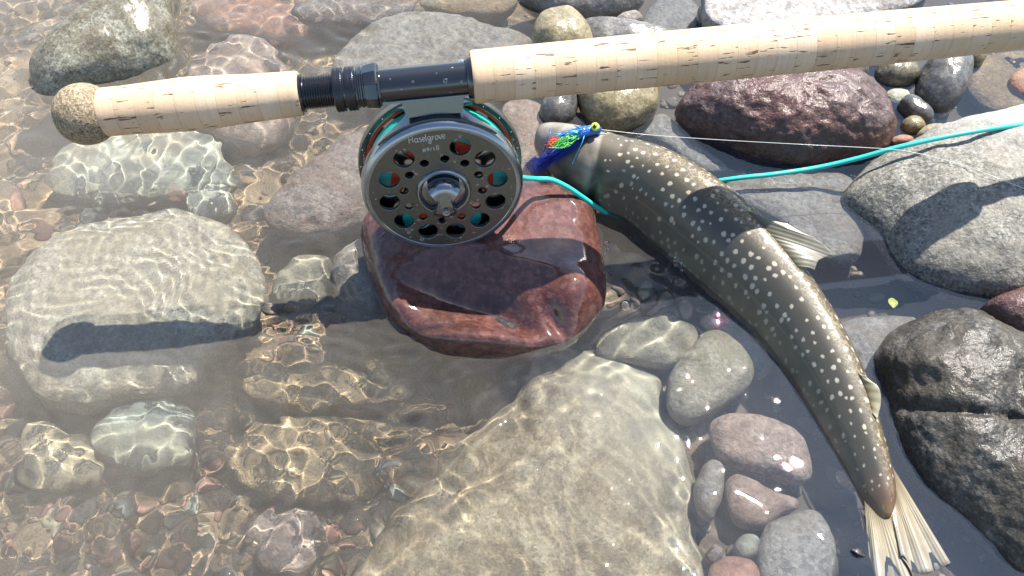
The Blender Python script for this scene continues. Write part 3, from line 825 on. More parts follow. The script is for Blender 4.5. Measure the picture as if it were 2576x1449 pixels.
rv.materials.append(M_hole_light)
for k in range(24):
    x, y = pol(15 * k + 6, 52.4 * mm)
    link('hole_light_bead', rv, None, reel, RM @ Matrix.Translation((x, y, -10.95 * mm)))
# frame bridge, stem and foot
def arc_block(name, r0, r1, a_in, a_out, z0, z1, mat, flare=0):
    nA, nZ = 28, 15
    zs = np.linspace(z0, z1, nZ)
    V = []
    for rr2 in (r0, r1):
        for z in zs:
            k = abs((z - (z0 + z1) / 2) / ((z1 - z0) / 2))
            half = a_in + (a_out - a_in) * k ** 2.2
            for a in np.linspace(-half, half, nA):
                V.append((rr2 * math.sin(rad(a)) * mm, rr2 * math.cos(rad(a)) * mm, z * mm))
    f0 = grid_faces(nZ, nA)
    f1 = grid_faces(nZ, nA, off=nZ * nA)[:, ::-1]
    f = f0.tolist() + f1.tolist()
    i = np.arange(nZ * nA).reshape(nZ, nA); o_ = nZ * nA
    loop = list(i[0]) + list(i[1:, -1]) + list(i[-1, ::-1][1:]) + list(i[::-1, 0][1:-1])
    for a, b in zip(loop, loop[1:] + loop[:1]):
        f.append([int(a), int(a) + o_, int(b) + o_, int(b)])
    me = mesh(name, V, f)
    me.set_sharp_from_angle(angle=rad(40))
    return link(name, me, mat, reel, RM)
arc_block('frame_bridge', 50.3, 53.2, 19, 44, -16.5, 12.5, M_foot)
arc_block('frame_bar', 50.3, 52.2, 5, 9, -16.5, 12.5, M_gun).matrix_basis @= Matrix.Rotation(rad(150), 4, 'Z')
arc_block('frame_bar', 50.3, 52.2, 5, 9, -16.5, 12.5, M_gun).matrix_basis @= Matrix.Rotation(rad(-150), 4, 'Z')
def hexa(name, lo, hi, mat):
    """lo, hi: (x0,x1,y,z0,z1) rectangles low and high, joined"""
    V = []
    for (x0, x1, y, z0, z1) in (lo, hi):
        V += [(x0, y, z0), (x1, y, z0), (x1, y, z1), (x0, y, z1)]
    bm = bmesh.new()
    vs = [bm.verts.new(Vector(p) * mm) for p in V]
    for q in ((3, 2, 1, 0), (4, 5, 6, 7), (0, 1, 5, 4), (1, 2, 6, 5), (2, 3, 7, 6), (3, 0, 4, 7)):
        bm.faces.new([vs[i] for i in q])
    bmesh.ops.bevel(bm, geom=bm.edges[:], offset=.7 * mm, segments=2, affect='EDGES')
    me = bpy.data.meshes.new(name); bm.to_mesh(me); bm.free(); me.shade_smooth()
    me.set_sharp_from_angle(angle=rad(40))
    return link(name, me, mat, reel, RM)
hexa('foot_stem', (-17, 17, 52, -8, 8), (-19, 19, 63, -5.5, 5.5), M_foot)
hexa('reel_foot', (-28, 22, 62.6, -7.5, 7.5), (-30, 24, 67.8, -6, 6), M_foot)
# hub and drag knob
reel_lathe('hub_ring', [(15.2, 15.5), (15.2, 17.6), (15.8, 18.6), (16.8, 18.6), (17.6, 17.6), (17.9, 15.5)], M_gun_light, 96)
reel_lathe('drag_knob', [(.01, 17.4), (10, 17.4), (13.6, 17.0), (14.6, 16.2), (14.7, 15.6)], M_knob, 96)
pts = []
for a in np.linspace(-46, 46, 12):
    pts.append((14.2 * math.sin(rad(a)), 14.2 * math.cos(rad(a))))
for u in np.linspace(0, 1, 14)[1:-1]:
    y = 9.8 - 19.6 * u
    pts.append((5.2 + 5.0 * (2 * u - 1) ** 2 * (1 if u < .5 else .55), y))
for a in np.linspace(180 - 34, 180 + 34, 10):
    pts.append((14.2 * math.sin(rad(a)), 14.2 * math.cos(rad(a))))
for u in np.linspace(1, 0, 14)[1:-1]:
    y = 9.8 - 19.6 * u
    pts.append((-(5.2 + 5.0 * (2 * u - 1) ** 2 * (1 if u < .5 else .55)), y))
pts = np.array(pts)
rows = []
for sc_, z in ((1, 15.8), (1, 18.5), (.985, 22.5), (.95, 26), (.88, 28.4), (.75, 29.6), (.5, 30.1), (.2, 30.2)):
    dome = 1 - .10 * (pts[:, 1] / 14) ** 2
    zz = 15.8 + (z - 15.8) * dome
    rows.append(np.stack([pts[:, 0] * (.35 + .65 * sc_), pts[:, 1] * sc_, zz], -1) * mm)
n_ = len(pts)
f = grid_faces(len(rows), n_, wrap_v=True)[:, ::-1].tolist()
f.append([(len(rows) - 1) * n_ + k for k in range(n_)][::-1])
kb = link('grip_bar', mesh('grip_bar', np.concatenate(rows), f), M_knob, reel, RM @ Matrix.Rotation(rad(-3), 4, 'Z'))
reel_lathe('knob_screw', [(.01, 26.0), (1.2, 26.0), (1.3, 26.5), (2.6, 26.7), (2.9, 26.0), (2.9, 25)], M_gun_light, 32, RM @ Matrix.Translation((.3 * mm, -6.5 * mm, 3.4 * mm)))

# engraved lettering on the face plate
STROKES = {
 'H': [[(0, 0), (.1, 1.5)], [(.9, .05), (.95, 1.5)], [(.0, .75), (1.05, .85)]],
 'a': [[(.75, .8), (.4, .95), (.05, .6), (.1, .15), (.4, 0), (.7, .3), (.78, .85), (.75, .2), (.95, 0)]],
 's': [[(.65, .85), (.3, .95), (.1, .72), (.5, .45), (.55, .12), (.05, .0)]],
 'e': [[(.05, .5), (.65, .55), (.55, .9), (.25, .9), (.05, .45), (.25, .02), (.75, .15)]],
 'l': [[(.1, 1.6), (.12, .1), (.3, 0)]],
 'g': [[(.7, .85), (.35, .95), (.05, .55), (.3, .1), (.65, .4), (.75, .9), (.72, -.4), (.4, -.75), (.1, -.5), (.5, -.1), (1.0, .2)]],
 'r': [[(.1, .9), (.15, 0)], [(.15, .55), (.4, .9), (.65, .85)]],
 'o': [[(.4, .95), (.08, .6), (.15, .1), (.45, 0), (.75, .4), (.65, .85), (.4, .95)]],
 'v': [[(.05, .95), (.35, 0), (.75, 1.0)]],
}
ADV = {'H': 1.35, 'a': 1.05, 's': .8, 'e': .85, 'l': .45, 'g': 1.05, 'r': .8, 'o': .9, 'v': .85}
parts, x = [], 0
word = 'Haselgrove'
tot = sum(ADV[c] for c in word)
for ch in word:
    for st in STROKES[ch]:
        p = np.array([(x + a, b) for a, b in st])
        p = catmull(p, 6 * len(p), False) if len(p) > 2 else p
        k = 22.5 / tot
        q = np.stack([(p[:, 0] - tot / 2) * k, p[:, 1] * k * 1.25, 0 * p[:, 0]], -1)
        r = rad(3)
        q = np.stack([q[:, 0] * math.cos(r) - q[:, 1] * math.sin(r) - 6.0, q[:, 0] * math.sin(r) + q[:, 1] * math.cos(r) + 40.2, 0 * q[:, 0] + 16.02], -1)
        parts.append(tube(q * mm, .21 * mm, 6))
    x += ADV[ch]
v, f = merge(parts)
link('lettering', mesh('lettering', v, f), M_print, reel, RM)
cu = bpy.data.curves.new('size_marking', 'FONT')
cu.body = '#9/10'; cu.size = 3.6 * mm; cu.align_x = 'CENTER'; cu.extrude = .08 * mm; cu.space_character = 1.25
tmp = bpy.data.objects.new('tmp', cu); COL.objects.link(tmp)
me = bpy.data.meshes.new_from_object(tmp.evaluated_get(bpy.context.evaluated_depsgraph_get()))
bpy.data.objects.remove(tmp); me.materials.clear()
link('size_marking', me, M_print, reel, RM @ Matrix.Translation((-4.8 * mm, 32.6 * mm, 16.02 * mm)) @ Matrix.Rotation(rad(2), 4, 'Z'))
# water droplets
t = NT('water_drop')
t.t.nodes.remove(t.p)
gl = t.n('BsdfGlossy'); t.set(gl, 'Roughness', .03)
tr = t.n('BsdfTransparent'); fr = t.n('Fresnel'); t.set(fr, 'IOR', 1.45)
mx = t.n('MixShader'); t.set(mx, 0, t.math('ADD', fr.outputs[0], .05))
t.t.links.new(tr.outputs[0], mx.inputs[1]); t.t.links.new(gl.outputs[0], mx.inputs[2]); t.t.links.new(mx.outputs[0], t.out.inputs[0])
M_drop = t.m
dv, df = lathe([(0, 1), (.2, .98), (.4, .85), (.55, .6), (.62, .3), (.64, .001)], 16, 'z')
drop = mesh('water_droplet', dv, df)
drop.materials.append(M_drop)
rd = random.Random(4)
holes = big + small
k = 0
while k < 46:
    a, r = rd.uniform(0, 360), math.sqrt(rd.uniform(.15, 1)) * 45
    x, y = pol(a, r * mm)
    s = rd.choice((.5, .6, .8, 1.0, 1.3)) * mm
    if r < 19.5 or any(math.hypot(x - hx, y - hy) < hr + s * 1.1 for hx, hy, hr in holes):
        continue
    link('water_droplet', drop, None, reel, RM @ Matrix.Translation((x, y, 15.98 * mm)) @ Matrix.Diagonal((s, s * rd.uniform(.9, 1.3), s * .8, 1)))
    k += 1
for px, ang_, s in ((985, 40, .7), (1040, 55, .9), (1120, 62, 1.5), (1140, 20, .8), (1160, 70, 1.1), (1010, 75, .6), (1165, -10, 2.2), (1100, 35, .6)):
    rr3 = rod_r(px, 42.5)
    M = rodM(rod_s(px)) @ Matrix.Rotation(rad(ang_), 4, 'X') @ Matrix.Translation((0, 0, rr3 * .995)) if False else rodM(rod_s(px)) @ Matrix.Rotation(rad(ang_ ), 4, 'X') @ Matrix.Translation((0, 0, rr3 * .998)) @ Matrix.Scale(s * mm, 4)
    link('water_droplet', drop, None, rod, M)

# ------------------------------------------------------------------ fish
ST = [((1349, 338), 22, .016), ((1358, 341), 62, .016), ((1390, 360), 104, .016), ((1460, 402), 162, .016), ((1540, 442), 196, .014), ((1628, 478), 216, .012), ((1720, 545), 238, .010), ((1812, 622), 242, .008), ((1902, 708), 224, .007), ((1988, 806), 200, .006), ((2062, 916), 180, .005),
      ((2118, 1025), 156, .004), ((2162, 1125), 128, .003), ((2193, 1205), 106, .002), ((2210, 1255), 88, .002), ((2220, 1284), 60, .002), ((2228, 1304), 26, .002)]
cen = np.array([P(a[0], a[1], z) for a, w, z in ST]); wid = np.array([w for a, w, z in ST], float)
NS = 170
tt = np.linspace(0, 1, NS)
base_t = np.concatenate([[0], np.cumsum(np.linalg.norm(np.diff(cen, axis=0), axis=1))]); flen = base_t[-1]; base_t /= flen
C3 = catmull(cen, 600, False)
ct = np.concatenate([[0], np.cumsum(np.linalg.norm(np.diff(C3, axis=0), axis=1))]); ct /= ct[-1]
CEN = np.stack([np.interp(tt, ct, C3[:, k]) for k in range(3)], -1)
ws = np.interp(np.linspace(0, 1, 600), np.linspace(0, 1, len(wid)), wid)
Wd = catmull(wid[:, None], 600, False)[:, 0]
WID = np.interp(tt, ct, Wd)
TAN = np.gradient(CEN, axis=0); TAN /= np.linalg.norm(TAN, axis=1)[:, None]
NA = 96
dors, lats, A_, B_ = [], [], [], []
ROLL = rad(47)
for i in range(NS):
    v = CAM - CEN[i]; v /= np.linalg.norm(v)
    vp = v - TAN[i] * (v @ TAN[i]); vp /= np.linalg.norm(vp)
    q = np.cross(vp, TAN[i])                       # towards the back edge
    if q @ np.array([1, 1, 0]) < 0:
        q = -q
    d = math.cos(ROLL) * vp + math.sin(ROLL) * q
    l = -math.sin(ROLL) * q * -1 * 0 + (math.sin(ROLL) * vp - math.cos(ROLL) * q)   # towards the visible flank
    b = .66 if tt[i] > .2 else .74
    w = WID[i] * depth(CEN[i]) / FPX / 2
    a = w / math.sqrt((d @ q) ** 2 + (b * (l @ q)) ** 2)
    dors.append(d); lats.append(l); A_.append(a); B_.append(a * b)
dors, lats, A_, B_ = map(np.array, (dors, lats, A_, B_))
TH = np.linspace(-np.pi, np.pi, NA, endpoint=False)    # 0 = dorsal line, positive = visible flank
ug = .148 + .020 * np.cos(np.abs(TH) - 1.7)              # rear edge of the gill cover
TT, THg = np.meshgrid(tt, TH, indexing='ij')
rr = np.ones_like(TT)
side = np.exp(-((np.abs(THg) - 1.75) / .75) ** 2)
dg_ = TT - ug[None]
rr += side * (.07 * np.exp(-((dg_ + .012) / .04) ** 2) * (dg_ < 0) - .05 * np.exp(-((dg_ - .003) / .006) ** 2))
rr -= side * .045 * np.exp(-((TT - .105 - .014 * np.cos(np.abs(THg) - 1.7)) / .004) ** 2)
rr -= .05 * np.exp(-((np.abs(THg) - 2.25 + 2.2 * np.maximum(0, TT - .03)) / .07) ** 2) * (TT < .13) * (TT > .006)     # mouth
rr += .03 * np.exp(-(THg / .16) ** 2) * np.clip((TT - .22) / .05, 0, 1) * np.clip((.9 - TT) / .1, 0, 1)
ex = .92
cx = np.sign(np.cos(THg)) * np.abs(np.cos(THg)) ** ex
sx = np.sign(np.sin(THg)) * np.abs(np.sin(THg)) ** ex
pos = CEN[:, None] + (A_[:, None] * cx * rr)[..., None] * dors[:, None] + (B_[:, None] * sx * rr)[..., None] * lats[:, None]
uvu = TT * flen
uvv = THg * (.5 * (A_ + B_))[:, None] * .6 + THg * .6 * .012
fv = pos.reshape(-1, 3)
ff = grid_faces(NS, NA, wrap_v=True).tolist()
ff.append(list(range(NA))); ff.append([(NS - 1) * NA + k for k in range(NA)][::-1])
floc = CEN[NS // 2] - np.array([0, 0, .03])
fish = empty('fish', floc, 'olive-brown fish with rows of pale spots lying among the stones', 'fish')
fm = mesh('body', fv, ff, uv=np.stack([uvu, uvv], -1).reshape(-1, 2))
fm.attributes.new('along', 'FLOAT', 'POINT').data.foreach_set('value', TT.astype(np.float32).ravel())
fm.attributes.new('gill', 'FLOAT', 'POINT').data.foreach_set('value', np.clip(.5 + dg_ * 10, 0, 1).astype(np.float32).ravel())
fm.attributes.new('around', 'FLOAT', 'POINT').data.foreach_set('value', (THg / np.pi).astype(np.float32).ravel())
t = NT('spotted_fish_skin')
uv = t.n('TexCoord').outputs['UV']
at = t.n('Attribute'); at.attribute_name = 'along'; along = at.outputs['Fac']
at2 = t.n('Attribute'); at2.attribute_name = 'around'; around = t.math('ABSOLUTE', at2.outputs['Fac'])
objc = t.n('TexCoord').outputs['Object']
skin = t.ramp(around, [(0., (.085, .062, .028)), (.10, (.060, .047, .026)), (.22, (.040, .037, .027)), (.42, (.078, .071, .048)), (.58, (.15, .135, .092)), (.70, (.34, .30, .22)), (1., (.62, .58, .5))])
skin = t.mix(t.ramp(t.noise(objc, 60, 4), [(.4, 0.), (.7, .5)]), skin, (.045, .04, .028))
# spots
wob = t.vmath('ADD', uv, t.vmath('MULTIPLY', t.n('TexNoise').outputs['Color'], (.0, .0, .0)))
nz = t.n('TexNoise'); t.set(nz, 'Vector', uv); t.set(nz, 'Scale', 330.0)
wv = t.vmath('SUBTRACT', nz.outputs['Color'], (.5, .5, .5))
uvw = t.vmath('ADD', uv, t.vmath('MULTIPLY', wv, (.0024, .0024, 0.)))
vor = t.n('TexVoronoi'); vor.voronoi_dimensions = '2D'; t.set(vor, 'Vector', t.vmath('MULTIPLY', uvw, (.92, 1.1, 1.))); t.set(vor, 'Scale', 132.0); t.set(vor, 'Randomness', .72)
vs = t.n('SeparateColor'); t.set(vs, 0, vor.outputs['Color'])
sz = t.math('MULTIPLY_ADD', vs.outputs[0], .11, .125)
sz = t.math('MULTIPLY', sz, t.ramp(along, [(.155, 0.), (.20, .95), (.55, 1.), (.86, .9), (.96, .6)]))
spot = t.math('SUBTRACT', sz, vor.outputs['Distance'])
spot = t.ramp(t.math('MULTIPLY_ADD', spot, 7.0, .5), [(.18, 0.), (.85, 1.)])
keep = t.ramp(vs.outputs[1], [(.10, 0.), (.13, 1.)])
spot = t.math('MULTIPLY', t.math('MULTIPLY', spot, keep), t.ramp(around, [(0., .9), (.40, .95), (.52, .45), (.66, .25), (.75, 0.)]))
skin = t.mix(spot, skin, (.40, .355, .28))
latl = t.ramp(t.math('ABSOLUTE', t.math('SUBTRACT', around, .43)), [(.004, .3), (.012, 0.)])
skin = t.mix(latl, skin, (.16, .145, .11))
# worm-like marks along the back
ver = t.n('TexNoise'); t.set(ver, 'Vector', uv); t.set(ver, 'Scale', 230.0); t.set(ver, 'Detail', 1.0)
vm = t.math('MULTIPLY', t.ramp(t.math('ABSOLUTE', t.math('SUBTRACT', ver.outputs['Fac'], .5)), [(.02, 1.), (.045, 0.)]), t.ramp(around, [(.02, 1.), (.17, .0)]))
vm = t.math('MULTIPLY', vm, t.ramp(along, [(.2, 0.), (.26, .6), (.6, .45), (.9, .4)]))
skin = t.mix(vm, skin, (.34, .26, .13))
# head
at3 = t.n('Attribute'); at3.attribute_name = 'gill'
gill = at3.outputs['Fac']
head = t.ramp(gill, [(.47, 1.), (.53, 0.)])
hc = t.mix(t.ramp(t.noise(objc, 45, 5), [(.35, 0.), (.65, 1.)]), (.10, .088, .07), (.30, .265, .22))
hc = t.mix(t.ramp(around, [(.52, 0.), (.72, .8)]), hc, (.42, .33, .27))
skin = t.mix(head, skin, hc)
gl_line = t.math('MULTIPLY', t.ramp(t.math('ABSOLUTE', t.math('SUBTRACT', gill, .54)), [(.05, 1.), (.16, 0.)]), t.ramp(around, [(.22, 0.), (.34, 1.)]))
skin = t.mix(t.math('MULTIPLY', gl_line, .85), skin, (.018, .014, .014))
rim_line = t.math('MULTIPLY', t.ramp(t.math('ABSOLUTE', t.math('SUBTRACT', gill, .40)), [(.02, 1.), (.07, 0.)]), t.ramp(around, [(.25, 0.), (.36, 1.)]))
skin = t.mix(t.math('MULTIPLY', rim_line, .06), skin, (.36, .33, .30))
jaw = t.math('MULTIPLY', t.ramp(along, [(.01, 1.), (.10, 1.), (.12, 0.)]), t.ramp(t.math('ABSOLUTE', t.math('SUBTRACT', around, .66)), [(.015, 1.), (.03, 0.)]))
skin = t.mix(jaw, skin, (.012, .010, .009))
maxil = t.math('MULTIPLY', t.ramp(along, [(.03, 0.), (.045, 1.), (.10, 1.), (.12, 0.)]), t.ramp(t.math('ABSOLUTE', t.math('SUBTRACT', around, .71)), [(.02, 1.), (.04, 0.)]))
skin = t.mix(t.math('MULTIPLY', maxil, .7), skin, (.42, .36, .31))
skin = t.mix(t.ramp(along, [(.93, 0.), (.985, .7)]), skin, (.10, .045, .025))
skin = t.mix(t.ramp(along, [(.975, 0.), (1., .6)]), skin, (.22, .14, .05))
t.set(t.p, 'Base Color', skin); t.set(t.p, 'Roughness', .62)
t.set(t.p, 'Coat Weight', .8); t.set(t.p, 'Coat Roughness', .24); t.set(t.p, 'Coat IOR', 1.36)
sv = t.n('TexVoronoi'); t.set(sv, 'Vector', uv); t.set(sv, 'Scale', 620.0); t.set(sv, 'Randomness', .35)
nb = t.bump(t.math('ADD', t.math('MULTIPLY', sv.outputs['Distance'], -.5), t.noise(objc, 150, 3)), .16, .0008)
t.set(t.p, 'Normal', nb); t.set(t.p, 'Coat Normal', t.bump(t.noise(objc, 260, 3), .25, .0008))
M_fish = t.m
link('body', fm, M_fish, fish)
def surf(u, th):
    i = u * (NS - 1); i0 = int(i)
    return pos[i0, int(round((th + np.pi) / (2 * np.pi) * NA)) % NA]
# eye
pj = proj(pos)
ok_ = (np.einsum('ijk,ijk->ij', pos - CEN[:, None], CAM - pos) > 0)
dist_ = np.where(ok_, np.hypot(pj[..., 0] - 1400, pj[..., 1] - 392), 1e9)
ei, ej = np.unravel_index(dist_.argmin(), dist_.shape)
ep = pos[ei, ej]
ev, ef = lathe([(-.003, .0001), (-.0025, .003), (0, .0042), (.0012, .0038), (.0018, .0022), (.002, .0001)], 24, 'z')
zq = Vector((pos[ei, ej] - CEN[ei]) / np.linalg.norm(pos[ei, ej] - CEN[ei])).to_track_quat('Z', 'Y').to_matrix().to_4x4()
eye = link('eye', mesh('eye', ev, ef), simple_mat('fish_iris', (.35, .22, .06), .2, 0, 1), fish, Matrix.Translation(Vector(ep)) @ zq)
pv, pf = lathe([(-.001, .0022), (.0005, .0021), (.0009, .0001)], 20, 'z')
pu = link('pupil', mesh('pupil', pv, pf), simple_mat('black_gloss', (.004, .004, .004), .08, 0, 1), eye)
pu.matrix_basis = Matrix.Translation((0, 0, .0014))
# fins
def fin_mat(name, c0, c1, c2, trans=.35):
    t = NT(name)
    uvc = t.n('TexCoord').outputs['UV']
    sp = t.n('SeparateXYZ'); t.set(sp, 0, uvc)
    col = t.ramp(sp.outputs[1], [(0., c0), (.3, c1), (1., c2)])
    rays = t.math('SINE', t.math('MULTIPLY', sp.outputs[0], 2 * math.pi))
    col = t.mix(t.ramp(t.math('MULTIPLY_ADD', rays, .5, .5), [(.3, 0.), (.9, .3)]), col, tuple(x * .5 for x in c1))
    col = t.mix(t.ramp(t.noise(t.n('TexCoord').outputs['Object'], 130, 3), [(.4, 0.), (.7, .4)]), col, tuple(x * .6 for x in c1))
    t.set(t.p, 'Base Color', col); t.set(t.p, 'Roughness', .4); t.set(t.p, 'Coat Weight', .5); t.set(t.p, 'Coat Roughness', .2)
    tl = t.n('BsdfTranslucent'); t.set(tl, 'Color', col)
    mx = t.n('MixShader'); t.set(mx, 0, trans)
    t.t.links.new(t.p.outputs[0], mx.inputs[1]); t.t.links.new(tl.outputs[0], mx.inputs[2]); t.t.links.new(mx.outputs[0], t.out.inputs[0])
    return t.m
def fin(name, bpts, tpts, mat, rays=14, thick=.0009, sag=.0):
    nu, nv = rays * 6 + 1, 22
    b3 = catmull(np.array([p if len(p) == 3 and abs(p[2]) < 1 and abs(p[0]) < 5 else P(*p) for p in bpts]), nu, False)
    t3 = catmull(np.array([P(*p) for p in tpts]), nu, False)
    vv = np.linspace(0, 1, nv)
    g = b3[:, None] * (1 - vv)[None, :, None] + t3[:, None] * vv[None, :, None]
    du = np.gradient(g, axis=0); dv_ = np.gradient(g, axis=1)
    n = np.cross(du, dv_); n /= np.linalg.norm(n, axis=-1, keepdims=True) + 1e-12
    if n[..., 2].mean() < 0:
        n = -n
    ph = np.linspace(0, rays, nu)
    ridge = .00014 * np.cos(ph * 2 * np.pi)[:, None] * (1 - .6 * vv)[None] + .0016 * np.sin(ph * .9)[:, None] * vv[None] + sag * (vv * (1 - vv) * 4)[None]
    tk = thick * (1 - .75 * vv)[None]
    top = g + n * (ridge + tk / 2)[..., None]; bot = g + n * (ridge - tk / 2)[..., None]
    V = np.concatenate([top.reshape(-1, 3), bot.reshape(-1, 3)])
    m = nu * nv
    f0 = grid_faces(nu, nv); f = f0.tolist() + (f0[:, ::-1] + m).tolist()
    i = np.arange(m).reshape(nu, nv)
    loop = list(i[0]) + list(i[1:, -1]) + list(i[-1, ::-1][1:]) + list(i[::-1, 0][1:-1])
    for a, b in zip(loop, loop[1:] + loop[:1]):
        f.append([int(b), int(b) + m, int(a) + m, int(a)])
    uv_ = np.stack(np.broadcast_arrays(ph[:, None], vv[None]), -1).reshape(-1, 2)
    return link(name, mesh(name, V, f, uv=np.concatenate([uv_, uv_])), mat, fish)
M_tail = fin_mat('amber_tail_fin', (.16, .105, .04), (.40, .34, .22), (.44, .41, .36), .4)
M_dorsal = fin_mat('grey_olive_fin', (.055, .047, .03), (.25, .235, .165), (.32, .305, .25))
M_adi = fin_mat('pale_yellow_fin', (.06, .047, .024), (.34, .28, .13), (.46, .43, .34), .3)
fin('tail_fin', [(2238,1165,.004),(2246,1205,.004),(2244,1240,.003),(2224,1268,.003),(2198,1272,.003),(2174,1250,.002)],
    [(2392,1416,.000),(2368,1428,.000),(2335,1440,.001),(2300,1438,.001),(2268,1400,.003),(2300,1476,-.001),(2265,1492,-.001),(2215,1484,-.001),(2186,1400,-.001)], M_tail, 34)
def dorsal(u, off=0.0):
    i = int(u * (NS - 1))
    return tuple(pos[i, NA // 2] - dors[i] * .001 + off)
px_d = proj(pos[:, NA // 2])
ui = lambda y: float(np.interp(y, px_d[:, 1], tt))
dz = lambda y: float(np.interp(y, px_d[:, 1], pos[:, NA // 2, 2]))
fin('dorsal_fin', [dorsal(ui(y)) for y in (528, 556, 584, 612, 642, 672)], [(1980, 562, dz(560) + .004), (2045, 597, dz(590) + .003), (2094, 636, dz(610) + .001), (2072, 648, dz(630)), (2056, 660, dz(650)), (2050, 678, dz(670))], M_dorsal, 11, sag=.002)
fin('adipose_fin', [dorsal(ui(y)) for y in (940, 970, 1005, 1040)], [(2176, 944, dz(940) + .003), (2210, 972, dz(960) + .003), (2216, 1012, dz(1000) + .002), (2204, 1052, dz(1040) + .001)], M_adi, 5, .0013, .001)
fin('anal_fin', [(2128,1180,-.004),(2140,1205,-.004),(2150,1235,-.004)], [(2105,1185,-.012),(2112,1215,-.012),(2140,1245,-.010)], M_tail, 6)

# ------------------------------------------------------------------ fly line and leader
RX = lambda x, y, z: tuple(RM @ Vector((x * mm, y * mm, z * mm)))
lp = [RX(20, 39, 0), RX(36, 25, 0), RX(44, 6, 0), RX(50, -6, 1), (1345,450,.046),(1385,452,.040),(1422,468,.032),(1462,494,.020),(1505,523,.006),(1570,545,-.014),(1660,520,-.022),(1730,485,-.016),(1790,459,-.003),(1850,449,.004),(1950,438,.009),(2060,421,.014),(2160,398,.024),(2250,373,.036),(2350,350,.045),(2450,331,.050),(2576,313,.052),(2760,296,.050),(3000,300,.04)]
lv, lf = tube(catmull(np.array([p if abs(p[0]) < 5 else P(*p) for p in lp]), 260, False), .0020, 14)
tag(link('fly_line', mesh('fly_line', lv, lf), M_teal), 'thick teal fly line running from the reel past the fish and over the granite boulder', 'fishing line')
t = NT('clear_nylon')
t.set(t.p, 'Base Color', (.55, .58, .55)); t.set(t.p, 'Roughness', .2); t.set(t.p, 'Coat Weight', .5)
lv, lf = tube(catmull(np.array([P(*p) for p in [(1512,326,.048),(1640,340,.043),(1830,353,.043),(2030,364,.047),(2220,374,.045),(2300,384,.040),(2420,415,.044),(2520,452,.047),(2640,500,.045)]]), 120, False), .00022, 6)
tag(link('leader', mesh('leader', lv, lf), t.m), 'thin clear leader stretched from the blue fly across the maroon boulder', 'fishing line')

# ------------------------------------------------------------------ the fly lying on the fish head
FZ = .050
fb = P(1440, 345, FZ)
fly = empty('streamer_fly', fb, 'blue tinsel streamer fly with yellow eye lying on the fish head', 'fishing fly')
M_blue = simple_mat('blue_tinsel', (.01, .10, .40), .25, .5, .5, 3000, .5, .5)
M_hair = simple_mat('royal_blue_hair', (.008, .035, .36), .5)
M_green = simple_mat('green_tinsel', (.08, .42, .05), .3, .4)
M_redt = simple_mat('red_tinsel', (.75, .05, .03), .3, .3)
M_sky = simple_mat('light_blue_tinsel', (.05, .30, .60), .25, .4)
M_eye = simple_mat('lime_yellow_eye', (.62, .80, .05), .25, 0, .8)
M_blk = simple_mat('black_eye', (.005, .005, .005), .1, 0, 1)
spine = catmull(np.array([P(1512, 326, .050), P(1490, 328, .050), P(1460, 335, .0505), P(1425, 350, .050), P(1395, 368, .046)]), 30, False)
bv_, bf_ = tube(spine, np.interp(np.linspace(0, 1, 30), [0, .08, .25, .5, .8, 1], [.0015, .0038, .0042, .0050, .0042, .001]), 16)
bn = fbm(bv_ * 900, 2, 4)
bv_ = bv_ + (bn * .0007)[:, None] * np.array([.3, .3, 1])
link('body', mesh('body', bv_, bf_), M_blue, fly)
def strands(name, mat, n, start, end, spread0, spread1, r0, r1, seed, curl=.002, zdrop=0.0):
    rs = np.random.default_rng(seed)
    parts = []
    for _ in range(n):
        a = P(*start) + rs.normal(0, 1, 3) * spread0 * mm
        L = rs.uniform(.72, 1.06)
        e = P(*end) + rs.normal(0, 1, 3) * np.array([1, 1, .35]) * spread1 * mm
        e = a + (e - a) * L
        e[2] = max(e[2] + zdrop, -.002)
        m = (a + e) / 2 + rs.normal(0, 1, 3) * curl
        parts.append(tube(catmull(np.array([a, m, e]), 9, False), np.linspace(r0, r1, 9) * mm, 4))
    v, f = merge(parts)
    o = link(name, mesh(name, v, f), mat, fly)
    o['kind'] = 'stuff'
    return o
strands('hair_tail', M_hair, 260, (1462, 345, .049), (1358, 416, .022), 1.0, 2.6, .24, .10, 1, .0016)
strands('hair_tip', M_hair, 70, (1385, 392, .036), (1340, 432, .006), 1.8, 4.0, .2, .07, 2, .003)
strands('wispy_hair', M_hair, 16, (1375, 400, .032), (1318, 402, .012), 1.4, 3, .12, .05, 12, .003)
strands('green_tinsel', M_green, 90, (1450, 345, .053), (1394, 366, .052), 1.0, 2.6, .17, .1, 3, .0018)
strands('light_blue_tinsel', M_sky, 60, (1460, 332, .055), (1398, 342, .053), 1.0, 1.9, .2, .12, 4, .0014)
strands('red_tinsel', M_redt, 60, (1400, 352, .052), (1384, 362, .051), 1.0, 1.6, .28, .2, 5, .0012)
for i, ptsx in enumerate((((1470, 340, .052), (1464, 360, .050), (1452, 385, .044), (1440, 412, .036)), ((1470, 336, .052), (1440, 348, .055), (1400, 366, .05)), ((1384, 322, .051), (1380, 340, .051), (1374, 362, .046), (1368, 382, .036)), ((1470, 326, .055), (1455, 320, .056), (1445, 316, .056)))):
    v, f = tube(catmull(np.array([P(*p) for p in ptsx]), 16, False), .00035, 6)
    link('flash_strand', mesh('flash_strand', v, f), (M_sky, M_blue, M_hair, M_blue)[i], fly)
ec = P(1497, 319, .0555)
tov = Vector(CAM - ec).normalized()
em = (tov + Vector((0, 0, .4)) + Vector((-.25, 0, 0))).normalized().to_track_quat('Z', 'Y').to_matrix().to_4x4()
ev, ef = lathe([(-.0018, .0001), (-.0015, .0024), (0, .0033), (.001, .0031), (.0016, .0024), (.0018, .0001)], 28, 'z')
